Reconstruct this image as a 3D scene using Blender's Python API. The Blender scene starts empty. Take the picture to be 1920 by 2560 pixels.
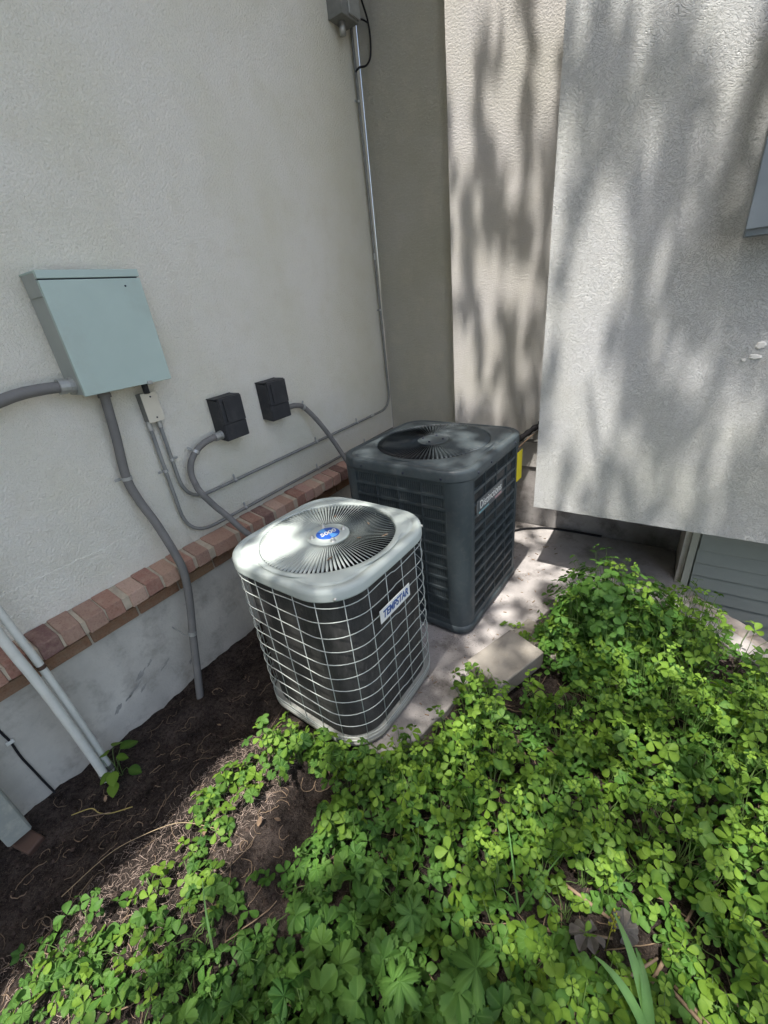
import bpy, math, random
import numpy as np
from mathutils import Vector, Matrix
random.seed(7); RNG = np.random.default_rng(7)
scn = bpy.context.scene
COL = scn.collection
R = math.radians

# ------------------------------------------------------------------ camera
cam_d = bpy.data.cameras.new('camera'); cam = bpy.data.objects.new('camera', cam_d); COL.objects.link(cam)
CR = ((0.83255833, 0.54456908, -0.10144527), (0.16959834, -0.42493266, -0.8891955), (-0.52733578, 0.72310217, -0.44613924))
M = Matrix(((CR[0][0], -CR[1][0], -CR[2][0], 1.95), (CR[0][1], -CR[1][1], -CR[2][1], 0.0), (CR[0][2], -CR[1][2], -CR[2][2], 1.755), (0, 0, 0, 1)))
cam.matrix_world = M
cam_d.sensor_fit = 'HORIZONTAL'; cam_d.sensor_width = 36.0; cam_d.lens = 36.0 * 1050.8 / 1920.0
cam_d.clip_start = 0.02; cam_d.clip_end = 300
scn.camera = cam

# ------------------------------------------------------------------ light
SUN = Vector((0.0, -0.335, 1.0)).normalized()
w = bpy.data.worlds.new('World'); scn.world = w; w.use_nodes = True
nt = w.node_tree; nt.nodes.clear()
sky = nt.nodes.new('ShaderNodeTexSky'); sky.sky_type = 'NISHITA'; sky.sun_disc = False
sky.sun_elevation = math.asin(SUN.z); sky.sun_rotation = math.atan2(SUN.x, SUN.y)
sky.air_density = 1.0; sky.dust_density = 4.0; sky.ozone_density = 1.0
bg = nt.nodes.new('ShaderNodeBackground'); bg.inputs[1].default_value = 0.15
wo = nt.nodes.new('ShaderNodeOutputWorld')
nt.links.new(sky.outputs[0], bg.inputs[0]); nt.links.new(bg.outputs[0], wo.inputs[0])
sd = bpy.data.lights.new('sun', 'SUN'); sd.energy = 3.0; sd.angle = R(0.53); sd.color = (1.0, 0.965, 0.93)
so = bpy.data.objects.new('sun', sd); COL.objects.link(so)
so.rotation_euler = SUN.to_track_quat('Z', 'Y').to_euler(); so.location = (0, -5, 15)
scn.view_settings.view_transform = 'Standard'; scn.view_settings.look = 'None'
scn.view_settings.gamma = 1.0; scn.view_settings.use_curve_mapping = False
scn.view_settings.exposure = 1.65
scn.view_settings.use_white_balance = True; scn.view_settings.white_balance_temperature = 6700; scn.view_settings.white_balance_tint = 10

# ------------------------------------------------------------------ helpers: materials
def _mat(name):
    m = bpy.data.materials.new(name); m.use_nodes = True
    n = m.node_tree.nodes; n.clear()
    out = n.new('ShaderNodeOutputMaterial'); p = n.new('ShaderNodeBsdfPrincipled')
    m.node_tree.links.new(p.outputs[0], out.inputs[0])
    return m, m.node_tree, p, out
def _noise(t, scale, detail=4, rough=0.55, coord=None, stretch=None):
    n = t.nodes.new('ShaderNodeTexNoise'); n.inputs['Scale'].default_value = scale
    n.inputs['Detail'].default_value = detail; n.inputs['Roughness'].default_value = rough
    c = coord or _coord(t)
    if stretch:
        mp = t.nodes.new('ShaderNodeMapping'); mp.inputs['Scale'].default_value = stretch
        t.links.new(c, mp.inputs[0]); c = mp.outputs[0]
    t.links.new(c, n.inputs['Vector']); return n.outputs[0]
def _coord(t):
    for n in t.nodes:
        if n.bl_idname == 'ShaderNodeNewGeometry': return n.outputs['Position']
    return t.nodes.new('ShaderNodeNewGeometry').outputs['Position']
def _ocoord(t):
    for n in t.nodes:
        if n.bl_idname == 'ShaderNodeTexCoord': return n.outputs['Object']
    return t.nodes.new('ShaderNodeTexCoord').outputs['Object']
def _ramp(t, src, a, b, c0=(0, 0, 0, 1), c1=(1, 1, 1, 1)):
    r = t.nodes.new('ShaderNodeValToRGB'); e = r.color_ramp.elements
    e[0].position = a; e[1].position = b; e[0].color = c0; e[1].color = c1
    t.links.new(src, r.inputs[0]); return r.outputs[0]
def _mix(t, fac, a, b, mode='MIX'):
    n = t.nodes.new('ShaderNodeMix'); n.data_type = 'RGBA'; n.blend_type = mode
    for s, v in ((0, fac), (6, a), (7, b)):
        if hasattr(v, 'links') or hasattr(v, 'is_linked'): t.links.new(v, n.inputs[s])
        elif s == 0: n.inputs[0].default_value = v
        else: n.inputs[s].default_value = (*v[:3], 1)
    return n.outputs[2]
def _math(t, op, a, b=0.0):
    n = t.nodes.new('ShaderNodeMath'); n.operation = op
    for i, v in ((0, a), (1, b)):
        if hasattr(v, 'is_linked'): t.links.new(v, n.inputs[i])
        else: n.inputs[i].default_value = v
    return n.outputs[0]
def _bump(t, p, src, strength=0.5, dist=0.005, prev=None):
    b = t.nodes.new('ShaderNodeBump'); b.inputs['Strength'].default_value = strength; b.inputs['Distance'].default_value = dist
    t.links.new(src, b.inputs['Height'])
    if prev is not None: t.links.new(prev, b.inputs['Normal'])
    if p is not None: t.links.new(b.outputs[0], p.inputs['Normal'])
    return b.outputs[0]

def stucco(name, base, fine=170, coarse=55, depth=0.006, stain=0.12, worm=False, warm=(0.60, 0.55, 0.42)):
    m, t, p, o = _mat(name)
    c = _coord(t)
    big = _noise(t, 1.7, 5, 0.6, c); mid = _noise(t, 9, 5, 0.6, c)
    col = _mix(t, _ramp(t, big, 0.38, 0.68), base, tuple(base[i] * (1 - stain) * (1 if i != 2 else 0.93) for i in range(3)))
    col = _mix(t, _math(t, 'MULTIPLY', _ramp(t, mid, 0.5, 0.75), 0.22), col, warm)
    n1 = _noise(t, fine, 3, 0.6, c); n2 = _noise(t, coarse, 4, 0.62, c)
    if worm:      # trowelled finish: short curved ridges and pits
        d = _noise(t, 14, 2, 0.5, c)
        mp = t.nodes.new('ShaderNodeVectorMath'); mp.operation = 'SCALE'; mp.inputs[3].default_value = 0.10
        cc = t.nodes.new('ShaderNodeTexNoise'); cc.inputs['Scale'].default_value = 9; t.links.new(c, cc.inputs['Vector'])
        t.links.new(cc.outputs[1], mp.inputs[0])
        va = t.nodes.new('ShaderNodeVectorMath'); va.operation = 'ADD'; t.links.new(c, va.inputs[0]); t.links.new(mp.outputs[0], va.inputs[1])
        w1 = _noise(t, coarse, 2, 0.5, va.outputs[0], (1, 1, 1.7))
        ridge = _math(t, 'ABSOLUTE', _math(t, 'SUBTRACT', w1, 0.5))
        rr = _ramp(t, ridge, 0.0, 0.055, (0, 0, 0, 1), (1, 1, 1, 1))
        h = _math(t, 'ADD', _math(t, 'MULTIPLY', rr, 0.55), _math(t, 'ADD', _math(t, 'MULTIPLY', n1, 0.35), _math(t, 'MULTIPLY', n2, 0.7)))
    else:
        h = _math(t, 'ADD', _math(t, 'MULTIPLY', n1, 0.6), _math(t, 'MULTIPLY', _ramp(t, n2, 0.35, 0.62), 0.7))
    pit = _ramp(t, n1, 0.28, 0.43, (0.60, 0.59, 0.57, 1) if worm else (0.76, 0.75, 0.72, 1), (1, 1, 1, 1))
    col = _mix(t, 1.0, col, pit, 'MULTIPLY')
    t.links.new(col, p.inputs['Base Color']); p.inputs['Roughness'].default_value = 0.92
    p.inputs['Specular IOR Level'].default_value = 0.15
    _bump(t, p, h, 0.75, depth)
    return m
def plain(name, col, rough=0.5, metal=0.0, var=0.12, scale=6.0, bump=0.0, bscale=60, spec=0.4, dirt=None, dirt_amt=0.3, dscale=12):
    m, t, p, o = _mat(name)
    c = _coord(t)
    n = _noise(t, scale, 5, 0.6, c)
    cc = _mix(t, _ramp(t, n, 0.3, 0.7), tuple(x * (1 - var) for x in col), tuple(min(1, x * (1 + var)) for x in col))
    if dirt:
        dn = _noise(t, dscale, 6, 0.7, c)
        cc = _mix(t, _math(t, 'MULTIPLY', _ramp(t, dn, 0.5, 0.72), dirt_amt), cc, dirt)
    t.links.new(cc, p.inputs['Base Color'])
    r2 = _noise(t, scale * 3, 4, 0.6, c)
    t.links.new(_math(t, 'ADD', _math(t, 'MULTIPLY', r2, 0.25), rough - 0.12), p.inputs['Roughness'])
    p.inputs['Metallic'].default_value = metal; p.inputs['Specular IOR Level'].default_value = spec
    if bump: _bump(t, p, _noise(t, bscale, 5, 0.6, c), 0.6, bump)
    return m
def per_object(name, cols, rough=0.85, bump=0.004, bscale=120, grime=(0.25, 0.20, 0.16)):
    m, t, p, o = _mat(name)
    oi = t.nodes.new('ShaderNodeObjectInfo')
    r = t.nodes.new('ShaderNodeValToRGB'); r.color_ramp.interpolation = 'CONSTANT'
    e = r.color_ramp.elements
    while len(e) < len(cols): e.new(0.5)
    for i, cl in enumerate(cols): e[i].position = i / len(cols); e[i].color = (*cl, 1)
    t.links.new(oi.outputs['Random'], r.inputs[0])
    c = _coord(t)
    n = _noise(t, 28, 6, 0.7, c); n2 = _noise(t, bscale, 4, 0.6, c)
    col = _mix(t, _math(t, 'MULTIPLY', _ramp(t, n, 0.4, 0.75), 0.5), r.outputs[0], grime)
    col = _mix(t, 1.0, col, _ramp(t, n2, 0.25, 0.5, (0.7, 0.68, 0.66, 1), (1, 1, 1, 1)), 'MULTIPLY')
    t.links.new(col, p.inputs['Base Color']); p.inputs['Roughness'].default_value = rough
    p.inputs['Specular IOR Level'].default_value = 0.2
    _bump(t, p, _math(t, 'ADD', n2, _math(t, 'MULTIPLY', n, 1.5)), 0.8, bump)
    return m
def leaf_mat(name, c_dark, c_light, transl=0.35, rough=0.45, spec=0.25):
    m, t, p, o = _mat(name)
    at = t.nodes.new('ShaderNodeAttribute'); at.attribute_name = 'tint'
    oi = t.nodes.new('ShaderNodeObjectInfo')
    sp = t.nodes.new('ShaderNodeSeparateColor'); t.links.new(at.outputs['Color'], sp.inputs[0])
    c = _ocoord(t)
    n = _noise(t, 45, 3, 0.6, c)
    f = _math(t, 'ADD', _math(t, 'MULTIPLY', oi.outputs['Random'], 0.8), _math(t, 'MULTIPLY', sp.outputs[0], 0.62))
    f = _math(t, 'ADD', f, _math(t, 'MULTIPLY', _math(t, 'SUBTRACT', n, 0.5), 0.5))
    col = _mix(t, _ramp(t, f, 0.12, 1.2), c_dark, c_light)
    col = _mix(t, _math(t, 'MULTIPLY', sp.outputs[1], 0.35), col, tuple(min(1, x * 1.5 + 0.03) for x in c_light))
    t.links.new(col, p.inputs['Base Color']); p.inputs['Roughness'].default_value = rough
    p.inputs['Specular IOR Level'].default_value = spec
    tr = t.nodes.new('ShaderNodeBsdfTranslucent')
    t.links.new(_mix(t, 1.0, col, (1.25, 1.35, 0.6), 'MULTIPLY'), tr.inputs[0])
    mx = t.nodes.new('ShaderNodeMixShader'); mx.inputs[0].default_value = transl
    t.links.new(p.outputs[0], mx.inputs[1]); t.links.new(tr.outputs[0], mx.inputs[2]); t.links.new(mx.outputs[0], o.inputs[0])
    _bump(t, p, _noise(t, 160, 3, 0.6, c), 0.35, 0.002)
    return m

MAT = {}
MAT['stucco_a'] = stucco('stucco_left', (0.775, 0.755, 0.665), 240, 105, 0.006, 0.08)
MAT['stucco_b'] = stucco('stucco_recess_shaded', (0.42, 0.41, 0.355), 220, 90, 0.004, 0.10)  # recess shade put into a darker base colour of the same stucco
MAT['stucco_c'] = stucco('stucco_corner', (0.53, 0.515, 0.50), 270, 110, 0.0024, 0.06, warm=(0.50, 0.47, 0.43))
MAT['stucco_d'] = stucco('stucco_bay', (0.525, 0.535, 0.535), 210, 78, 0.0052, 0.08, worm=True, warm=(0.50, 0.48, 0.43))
MAT['foundation'] = plain('foundation_parge', (0.51, 0.49, 0.43), 0.9, 0, 0.16, 4, 0.004, 90, 0.15, (0.20, 0.18, 0.15), 0.55, 7)
MAT['concrete'] = plain('concrete', (0.295, 0.28, 0.268), 0.9, 0, 0.28, 4, 0.005, 130, 0.15, (0.075, 0.064, 0.056), 0.9, 5.5)
MAT['reflector'] = plain('reflector_concrete', (0.46, 0.45, 0.42), 0.9, 0, 0.15, 2)
MAT['block'] = plain('block_concrete', (0.21, 0.195, 0.168), 0.92, 0, 0.22, 9, 0.004, 150, 0.15, (0.14, 0.12, 0.09), 0.5, 18)
MAT['curb'] = plain('curb_stone', (0.36, 0.32, 0.285), 0.9, 0, 0.18, 8, 0.006, 40, 0.15)
MAT['brick'] = per_object('brick', [(0.329, 0.183, 0.134), (0.378, 0.232, 0.171), (0.293, 0.152, 0.116), (0.415, 0.268, 0.195), (0.183, 0.104, 0.091), (0.366, 0.201, 0.146), (0.464, 0.317, 0.244), (0.317, 0.201, 0.152), (0.427, 0.262, 0.213)], grime=(0.439, 0.329, 0.244))
MAT['brick_low'] = per_object('brick_lower', [(0.27, 0.15, 0.09), (0.31, 0.19, 0.11)], grime=(0.3, 0.25, 0.18))
MAT['bare_parge'] = plain('bare_parge', (0.33, 0.325, 0.295), 0.95, 0, 0.2, 20, 0.003, 120, 0.1)
MAT['mortar'] = plain('mortar', (0.44, 0.38, 0.29), 0.95, 0, 0.2, 15, 0.004, 120, 0.1)
MAT['panel'] = plain('panel_paint', (0.41, 0.515, 0.47), 0.42, 0, 0.05, 3, 0.0, 60, 0.4, (0.33, 0.36, 0.32), 0.35, 5)
MAT['panel_edge'] = plain('panel_lip', (0.34, 0.37, 0.345), 0.5, 0, 0.08, 6)
MAT['gap'] = plain('dark_gap', (0.02, 0.025, 0.04), 0.8, 0, 0.1)
MAT['cream'] = plain('cream_steel', (0.60, 0.565, 0.455), 0.45, 0, 0.06, 6)
MAT['steel'] = plain('galvanised', (0.42, 0.43, 0.41), 0.42, 0.5, 0.15, 40)
MAT['emt'] = plain('conduit_steel', (0.21, 0.215, 0.20), 0.7, 0.0, 0.14, 25, 0, 60, 0.12, (0.22, 0.22, 0.2), 0.5, 10)
MAT['greypvc'] = plain('flex_grey', (0.165, 0.163, 0.155), 0.6, 0, 0.1, 10, 0, 60, 0.25, (0.24, 0.23, 0.21), 0.4, 14)
MAT['black'] = plain('black_plastic', (0.035, 0.037, 0.04), 0.6, 0, 0.15, 12, 0.0006, 220, 0.3, (0.11, 0.105, 0.10), 0.4, 10)
MAT['rubber'] = plain('black_foam', (0.018, 0.018, 0.02), 0.85, 0, 0.2, 30, 0.004, 60, 0.2)
MAT['whitepvc'] = plain('white_pipe', (0.64, 0.655, 0.60), 0.5, 0, 0.05, 8, 0, 60, 0.35, (0.42, 0.4, 0.33), 0.3, 12)
MAT['brown'] = plain('brown_tape', (0.085, 0.05, 0.035), 0.7)
MAT['downspout'] = plain('downspout_paint', (0.30, 0.32, 0.285), 0.5, 0, 0.08, 8, 0, 60, 0.35, (0.55, 0.52, 0.43), 0.55, 14)
MAT['unit_grey'] = plain('unit_grey_paint', (0.40, 0.45, 0.425), 0.58, 0, 0.04, 4, 0.0, 60, 0.3, (0.36, 0.37, 0.33), 0.3, 9)
MAT['pan'] = plain('pan_paint', (0.29, 0.30, 0.275), 0.65, 0, 0.12, 8, 0, 60, 0.3, (0.17, 0.14, 0.11), 0.6, 16)
MAT['wire'] = plain('wire_coat', (0.40, 0.44, 0.41), 0.4, 0.0, 0.1, 20)
MAT['wire_dirty'] = MAT['wire']
MAT['unit_dark'] = plain('unit_charcoal_paint', (0.046, 0.060, 0.066), 0.5, 0, 0.06, 3, 0, 60, 0.4, (0.13, 0.125, 0.115), 0.3, 38)
MAT['void'] = plain('dark_interior', (0.012, 0.012, 0.013), 0.9, 0, 0.2)
MAT['yellow'] = plain('yellow_label', (0.72, 0.60, 0.03), 0.5, 0, 0.05)
MAT['blue'] = plain('badge_blue', (0.02, 0.10, 0.46), 0.35, 0, 0.05)
MAT['lightblue'] = plain('badge_light_blue', (0.10, 0.32, 0.70), 0.35, 0, 0.05)
MAT['white'] = plain('label_white', (0.70, 0.71, 0.68), 0.4, 0, 0.04)
MAT['ink'] = plain('label_blue_ink', (0.03, 0.085, 0.27), 0.5, 0, 0.05)
MAT['badge'] = plain('badge_grey', (0.075, 0.085, 0.09), 0.35, 0, 0.05)
MAT['teal'] = plain('badge_teal', (0.22, 0.42, 0.45), 0.4, 0, 0.05)
MAT['pink'] = plain('badge_pink', (0.45, 0.24, 0.25), 0.4, 0, 0.05)
MAT['siding'] = plain('siding_paint', (0.275, 0.30, 0.275), 0.6, 0, 0.05, 5, 0.0008, 90, 0.25)
MAT['post'] = plain('trim_paint', (0.40, 0.41, 0.345), 0.6, 0, 0.08, 8)
MAT['bluegrey'] = plain('box_bluegrey', (0.22, 0.26, 0.29), 0.4, 0.1, 0.08, 5)
MAT['plaster'] = plain('white_plaster', (0.74, 0.735, 0.70), 0.9, 0, 0.05, 20, 0.004, 90)
MAT['soffit'] = plain('soffit_paint', (0.50, 0.48, 0.42), 0.8)
MAT['roof'] = plain('roof_shingle', (0.10, 0.09, 0.085), 0.95, 0, 0.2, 20, 0.01, 20)
MAT['bark'] = plain('bark', (0.10, 0.075, 0.055), 0.95, 0, 0.3, 14, 0.02, 18, 0.1)
MAT['dry'] = plain('dry_stem', (0.21, 0.15, 0.10), 0.9, 0, 0.35, 18)
MAT['dryleaf'] = plain('dry_leaf', (0.20, 0.135, 0.085), 0.85, 0, 0.35, 24)
MAT['greyleaf'] = plain('withered_leaf', (0.085, 0.078, 0.07), 0.9, 0, 0.3, 60, 0.002, 140)
MAT['clod'] = plain('soil_clod', (0.055, 0.041, 0.034), 1.0, 0, 0.4, 40, 0.004, 120, 0.05)
MAT['tri'] = leaf_mat('leaf_fresh', (0.027, 0.090, 0.018), (0.130, 0.228, 0.027), 0.32, 0.55, 0.2)
MAT['tri_b'] = leaf_mat('leaf_shrub', (0.026, 0.086, 0.016), (0.078, 0.180, 0.030), 0.30, 0.55, 0.2)
MAT['tip'] = leaf_mat('leaf_tip', (0.075, 0.165, 0.02), (0.17, 0.28, 0.04), 0.35, 0.55, 0.2)
MAT['palm'] = leaf_mat('leaf_lobed', (0.022, 0.076, 0.016), (0.082, 0.172, 0.032), 0.28, 0.6, 0.2)
MAT['tree'] = leaf_mat('leaf_tree', (0.03, 0.08, 0.015), (0.06, 0.13, 0.025), 0.12)
MAT['stem'] = plain('green_stem', (0.10, 0.17, 0.045), 0.6, 0, 0.3, 20)
MAT['blade'] = leaf_mat('grass_leaf', (0.07, 0.17, 0.045), (0.13, 0.26, 0.08), 0.3)

def soil_mat():
    m, t, p, o = _mat('soil'); c = _coord(t)
    a = _noise(t, 7, 6, 0.65, c); b = _noise(t, 60, 6, 0.7, c); d = _noise(t, 240, 3, 0.6, c)
    col = _mix(t, _ramp(t, a, 0.35, 0.7), (0.030, 0.026, 0.024), (0.115, 0.092, 0.08))
    col = _mix(t, _math(t, 'MULTIPLY', _ramp(t, d, 0.56, 0.70), 0.55), col, (0.22, 0.165, 0.125))
    col = _mix(t, 1.0, col, _ramp(t, b, 0.3, 0.55, (0.30, 0.28, 0.27, 1), (1, 1, 1, 1)), 'MULTIPLY')  # cavity shade put into the colour where the bump is low
    t.links.new(col, p.inputs['Base Color']); p.inputs['Roughness'].default_value = 1.0; p.inputs['Specular IOR Level'].default_value = 0.05
    _bump(t, p, _math(t, 'ADD', b, _math(t, 'MULTIPLY', d, 0.5)), 1.0, 0.018)
    return m
MAT['soil'] = soil_mat()
def coil_mat():
    m, t, p, o = _mat('coil_fins'); c = _coord(t)
    wv = t.nodes.new('ShaderNodeTexWave'); wv.bands_direction = 'Z'; wv.inputs['Scale'].default_value = 150; wv.inputs['Distortion'].default_value = 0.6
    t.links.new(c, wv.inputs['Vector'])
    n = _noise(t, 16, 6, 0.7, c, (1, 1, 0.35)); n2 = _noise(t, 90, 4, 0.6, c, (1, 1, 0.2))
    col = _mix(t, _ramp(t, n, 0.42, 0.75), (0.028, 0.028, 0.027), (0.085, 0.083, 0.077))
    col = _mix(t, _math(t, 'MULTIPLY', _ramp(t, n2, 0.6, 0.8), 0.5), col, (0.21, 0.20, 0.185))
    t.links.new(col, p.inputs['Base Color']); p.inputs['Roughness'].default_value = 0.6; p.inputs['Metallic'].default_value = 0.2
    _bump(t, p, wv.outputs[1], 0.6, 0.002)
    return m
MAT['coil'] = coil_mat()

# ------------------------------------------------------------------ helpers: meshes
class MB:
    def __init__(s): s.v = []; s.f = []
    def add(s, vs, fs):
        o = len(s.v); s.v += [tuple(v) for v in vs]; s.f += [tuple(i + o for i in f) for f in fs]; return s
    def box(s, x0, x1, y0, y1, z0, z1):
        return s.add([(x0, y0, z0), (x1, y0, z0), (x1, y1, z0), (x0, y1, z0), (x0, y0, z1), (x1, y0, z1), (x1, y1, z1), (x0, y1, z1)],
                     [(0, 3, 2, 1), (4, 5, 6, 7), (0, 1, 5, 4), (1, 2, 6, 5), (2, 3, 7, 6), (3, 0, 4, 7)])
    def hexa(s, lo, hi):      # two quads of points
        return s.add(list(lo) + list(hi), [(0, 3, 2, 1), (4, 5, 6, 7), (0, 1, 5, 4), (1, 2, 6, 5), (2, 3, 7, 6), (3, 0, 4, 7)])
    def prism(s, poly, z0, z1):
        n = len(poly)
        return s.add([(x, y, z0) for x, y in poly] + [(x, y, z1) for x, y in poly],
                     [tuple(range(n - 1, -1, -1)), tuple(range(n, 2 * n))] + [(i, (i + 1) % n, n + (i + 1) % n, n + i) for i in range(n)])
    def rings(s, rings, closed=True, cap0=False, cap1=False):
        n = len(rings[0]); o = len(s.v)
        for r in rings: s.v += [tuple(p) for p in r]
        for k in range(len(rings) - 1):
            for i in range(n if closed else n - 1):
                j = (i + 1) % n
                s.f.append((o + k * n + i, o + k * n + j, o + (k + 1) * n + j, o + (k + 1) * n + i))
        if cap0: s.f.append(tuple(o + i for i in range(n - 1, -1, -1)))
        if cap1: s.f.append(tuple(o + (len(rings) - 1) * n + i for i in range(n)))
        return s
    def tube(s, pts, r, n=10, cap=True, loop=False):
        P = [Vector(p) for p in pts]; rs = r if isinstance(r, (list, tuple)) else [r] * len(P)
        T = []
        for i in range(len(P)):
            if loop: d = P[(i + 1) % len(P)] - P[i - 1]
            else: d = P[min(i + 1, len(P) - 1)] - P[max(i - 1, 0)]
            T.append(d.normalized())
        u = T[0].orthogonal().normalized(); rings = []
        for i in range(len(P)):
            u = (u - T[i] * u.dot(T[i])).normalized(); b = T[i].cross(u)
            rings.append([P[i] + (u * math.cos(a) + b * math.sin(a)) * rs[i] for a in (2 * math.pi * k / n for k in range(n))])
        if loop: rings.append(rings[0])
        return s.rings(rings, True, cap and not loop, cap and not loop)
    def cyl(s, a, b, r, n=12): return s.tube([a, b], r, n)
    def lathe(s, prof, c=(0, 0), n=32, axis='z'):
        rings = [[(c[0] + r * math.cos(2 * math.pi * k / n), c[1] + r * math.sin(2 * math.pi * k / n), z) for k in range(n)] for r, z in prof]
        return s.rings(rings)
    def mesh(s, name, smooth=False):
        me = bpy.data.meshes.new(name); me.from_pydata(s.v, [], s.f); me.update()
        if smooth: me.shade_smooth()
        return me
    def build(s, name, mat, parent=None, smooth=False, bevel=0.0, seg=2, auto=None):
        return link(name, s.mesh(name, smooth or bevel > 0), mat, parent, bevel, seg)
def link(name, me, mat, parent=None, bevel=0.0, seg=2):
    if mat is not None and not me.materials: me.materials.append(MAT[mat] if isinstance(mat, str) else mat)
    o = bpy.data.objects.new(name, me); COL.objects.link(o)
    if parent: o.parent = parent
    if bevel:
        b = o.modifiers.new('bevel', 'BEVEL'); b.width = bevel; b.segments = seg; b.limit_method = 'ANGLE'; b.angle_limit = R(35); b.harden_normals = True
    return o
def tag(o, label=None, cat=None, group=None, kind=None):
    if label: o['label'] = label
    if cat: o['category'] = cat
    if group: o['group'] = group
    if kind: o['kind'] = kind
    return o
def thing(name, label, cat, loc=(0, 0, 0), rz=0.0, group=None):
    o = bpy.data.objects.new(name, None); COL.objects.link(o); o.location = loc; o.rotation_euler = (0, 0, rz)
    o.empty_display_size = 0.1
    return tag(o, label, cat, group)
def copy_tree(o, parent=None):
    c = o.copy(); COL.objects.link(c)
    if parent: c.parent = parent
    for ch in list(o.children): copy_tree(ch, c)
    return c
def smooth_path(pts, k=8):
    P = [Vector(p) for p in pts]; out = []
    for i in range(len(P) - 1):
        p0 = P[max(i - 1, 0)]; p1 = P[i]; p2 = P[i + 1]; p3 = P[min(i + 2, len(P) - 1)]
        for j in range(k):
            t = j / k
            out.append(0.5 * ((2 * p1) + (-p0 + p2) * t + (2 * p0 - 5 * p1 + 4 * p2 - p3) * t * t + (-p0 + 3 * p1 - 3 * p2 + p3) * t ** 3))
    out.append(P[-1]); return out
def fillet(pts, r, k=8):
    P = [Vector(p) for p in pts]; out = [P[0]]
    for i in range(1, len(P) - 1):
        a = (P[i - 1] - P[i]); b = (P[i + 1] - P[i]); rr = min(r, a.length * .49, b.length * .49)
        s = P[i] + a.normalized() * rr; e = P[i] + b.normalized() * rr
        for j in range(k + 1):
            t = j / k; out.append(s * (1 - t) ** 2 + P[i] * 2 * t * (1 - t) + e * t * t)
    out.append(P[-1]); return out
def text_mesh(name, body, size, mat, parent, mtx, shear=0.0, bold=0.0, sx=1.0, depth=0.0004, space=1.0):
    cu = bpy.data.curves.new(name, 'FONT'); cu.body = body; cu.size = size; cu.align_x = 'CENTER'; cu.align_y = 'CENTER'
    cu.shear = shear; cu.offset = bold; cu.extrude = depth; cu.space_character = space
    t = bpy.data.objects.new(name + '_curve', cu)
    me = bpy.data.meshes.new_from_object(t); me.name = name
    bpy.data.objects.remove(t)
    o = link(name, me, mat, parent); o.matrix_local = mtx @ Matrix.Diagonal((sx, 1, 1, 1))
    return o
class VNoise:
    def __init__(s, seed):
        s.g = np.random.default_rng(seed).random((64, 64))
    def __call__(s, x, y):
        x = np.asarray(x, float); y = np.asarray(y, float)
        xi = np.floor(x).astype(int); yi = np.floor(y).astype(int); fx = x - xi; fy = y - yi
        fx = fx * fx * (3 - 2 * fx); fy = fy * fy * (3 - 2 * fy)
        g = lambda a, b: s.g[a % 64, b % 64]
        return (g(xi, yi) * (1 - fx) + g(xi + 1, yi) * fx) * (1 - fy) + (g(xi, yi + 1) * (1 - fx) + g(xi + 1, yi + 1) * fx) * fy
VN = [VNoise(i) for i in range(6)]
def sstep(a, b, x):
    t = np.clip((np.asarray(x, float) - a) / (b - a), 0, 1); return t * t * (3 - 2 * t)
def inpoly(poly, x, y):
    c = False; n = len(poly)
    for i in range(n):
        x1, y1 = poly[i]; x2, y2 = poly[(i + 1) % n]
        if (y1 > y) != (y2 > y) and x < (x2 - x1) * (y - y1) / (y2 - y1) + x1: c = not c
    return c

# ------------------------------------------------------------------ ground
SLAB = [(0.42, 0.95), (0.62, 0.86), (1.20, 0.79), (1.27, 0.77), (1.36, 1.10), (1.44, 1.55), (1.58, 1.95), (1.84, 2.20), (2.10, 2.27), (2.42, 2.00), (3.0, 1.47),
        (3.15, 1.6), (2.60, 2.08), (2.40, 2.25), (2.165, 2.498), (2.13, 2.498), (2.13, 2.86), (0.615, 2.86), (0.615, 2.948), (0.42, 2.948)]
def soil_h(x, y):
    x = np.asarray(x, float); y = np.asarray(y, float)
    h = 0.11 * sstep(0.12, 1.0, x)
    h = h + 0.035 * (VN[0](x * 5, y * 5) - 0.5) + 0.022 * (VN[1](x * 17, y * 17) - 0.5) + 0.012 * (VN[2](x * 45, y * 45) - 0.5)
    h = h - 0.05 * np.exp(-(((x - 0.52) / 0.16) ** 2 + ((y - 0.70) / 0.12) ** 2))
    well = sstep(0, 0.06, (x + y * 1.0) - 4.66 - 0.0 * x) * (y < 2.52) * (x < 3.6) * (x > 2.12)
    h = h * (1 - well) - 0.55 * well
    # stay below the slab
    inside = ((y > 0.9) & (x > 0.4) & (x < 1.3)) | ((y > 2.2) & (x > 0.4) & (x < 2.1))
    return np.where(inside, np.minimum(h, 0.08), h)
def axis(lo, hi, step, far):
    a = [lo - far * 1.0, lo - far * .5, lo - far * .2, lo - far * .08, lo - .4] if far else []
    b = [hi + .4, hi + far * .08, hi + far * .2, hi + far * .5, hi + far] if far else []
    return np.array(a + list(np.arange(lo, hi + 1e-6, step)) + b)
xs = axis(-0.06, 3.2, 0.016, 40); ys = axis(-0.75, 2.98, 0.016, 40)
X, Y = np.meshgrid(xs, ys, indexing='ij'); Z = soil_h(X, Y)
core = (X > -0.4) & (X < 4.0) & (Y > -1.6) & (Y < 3.5)
Z = np.where(core, Z, -0.04)
nx, ny = len(xs), len(ys)
I = np.arange(nx * ny).reshape(nx, ny)
F = np.stack([I[:-1, :-1], I[1:, :-1], I[1:, 1:], I[:-1, 1:]], -1).reshape(-1, 4)
me = bpy.data.meshes.new('ground'); me.from_pydata(np.stack([X, Y, Z], -1).reshape(-1, 3).tolist(), [], F.tolist()); me.shade_smooth()
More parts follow.
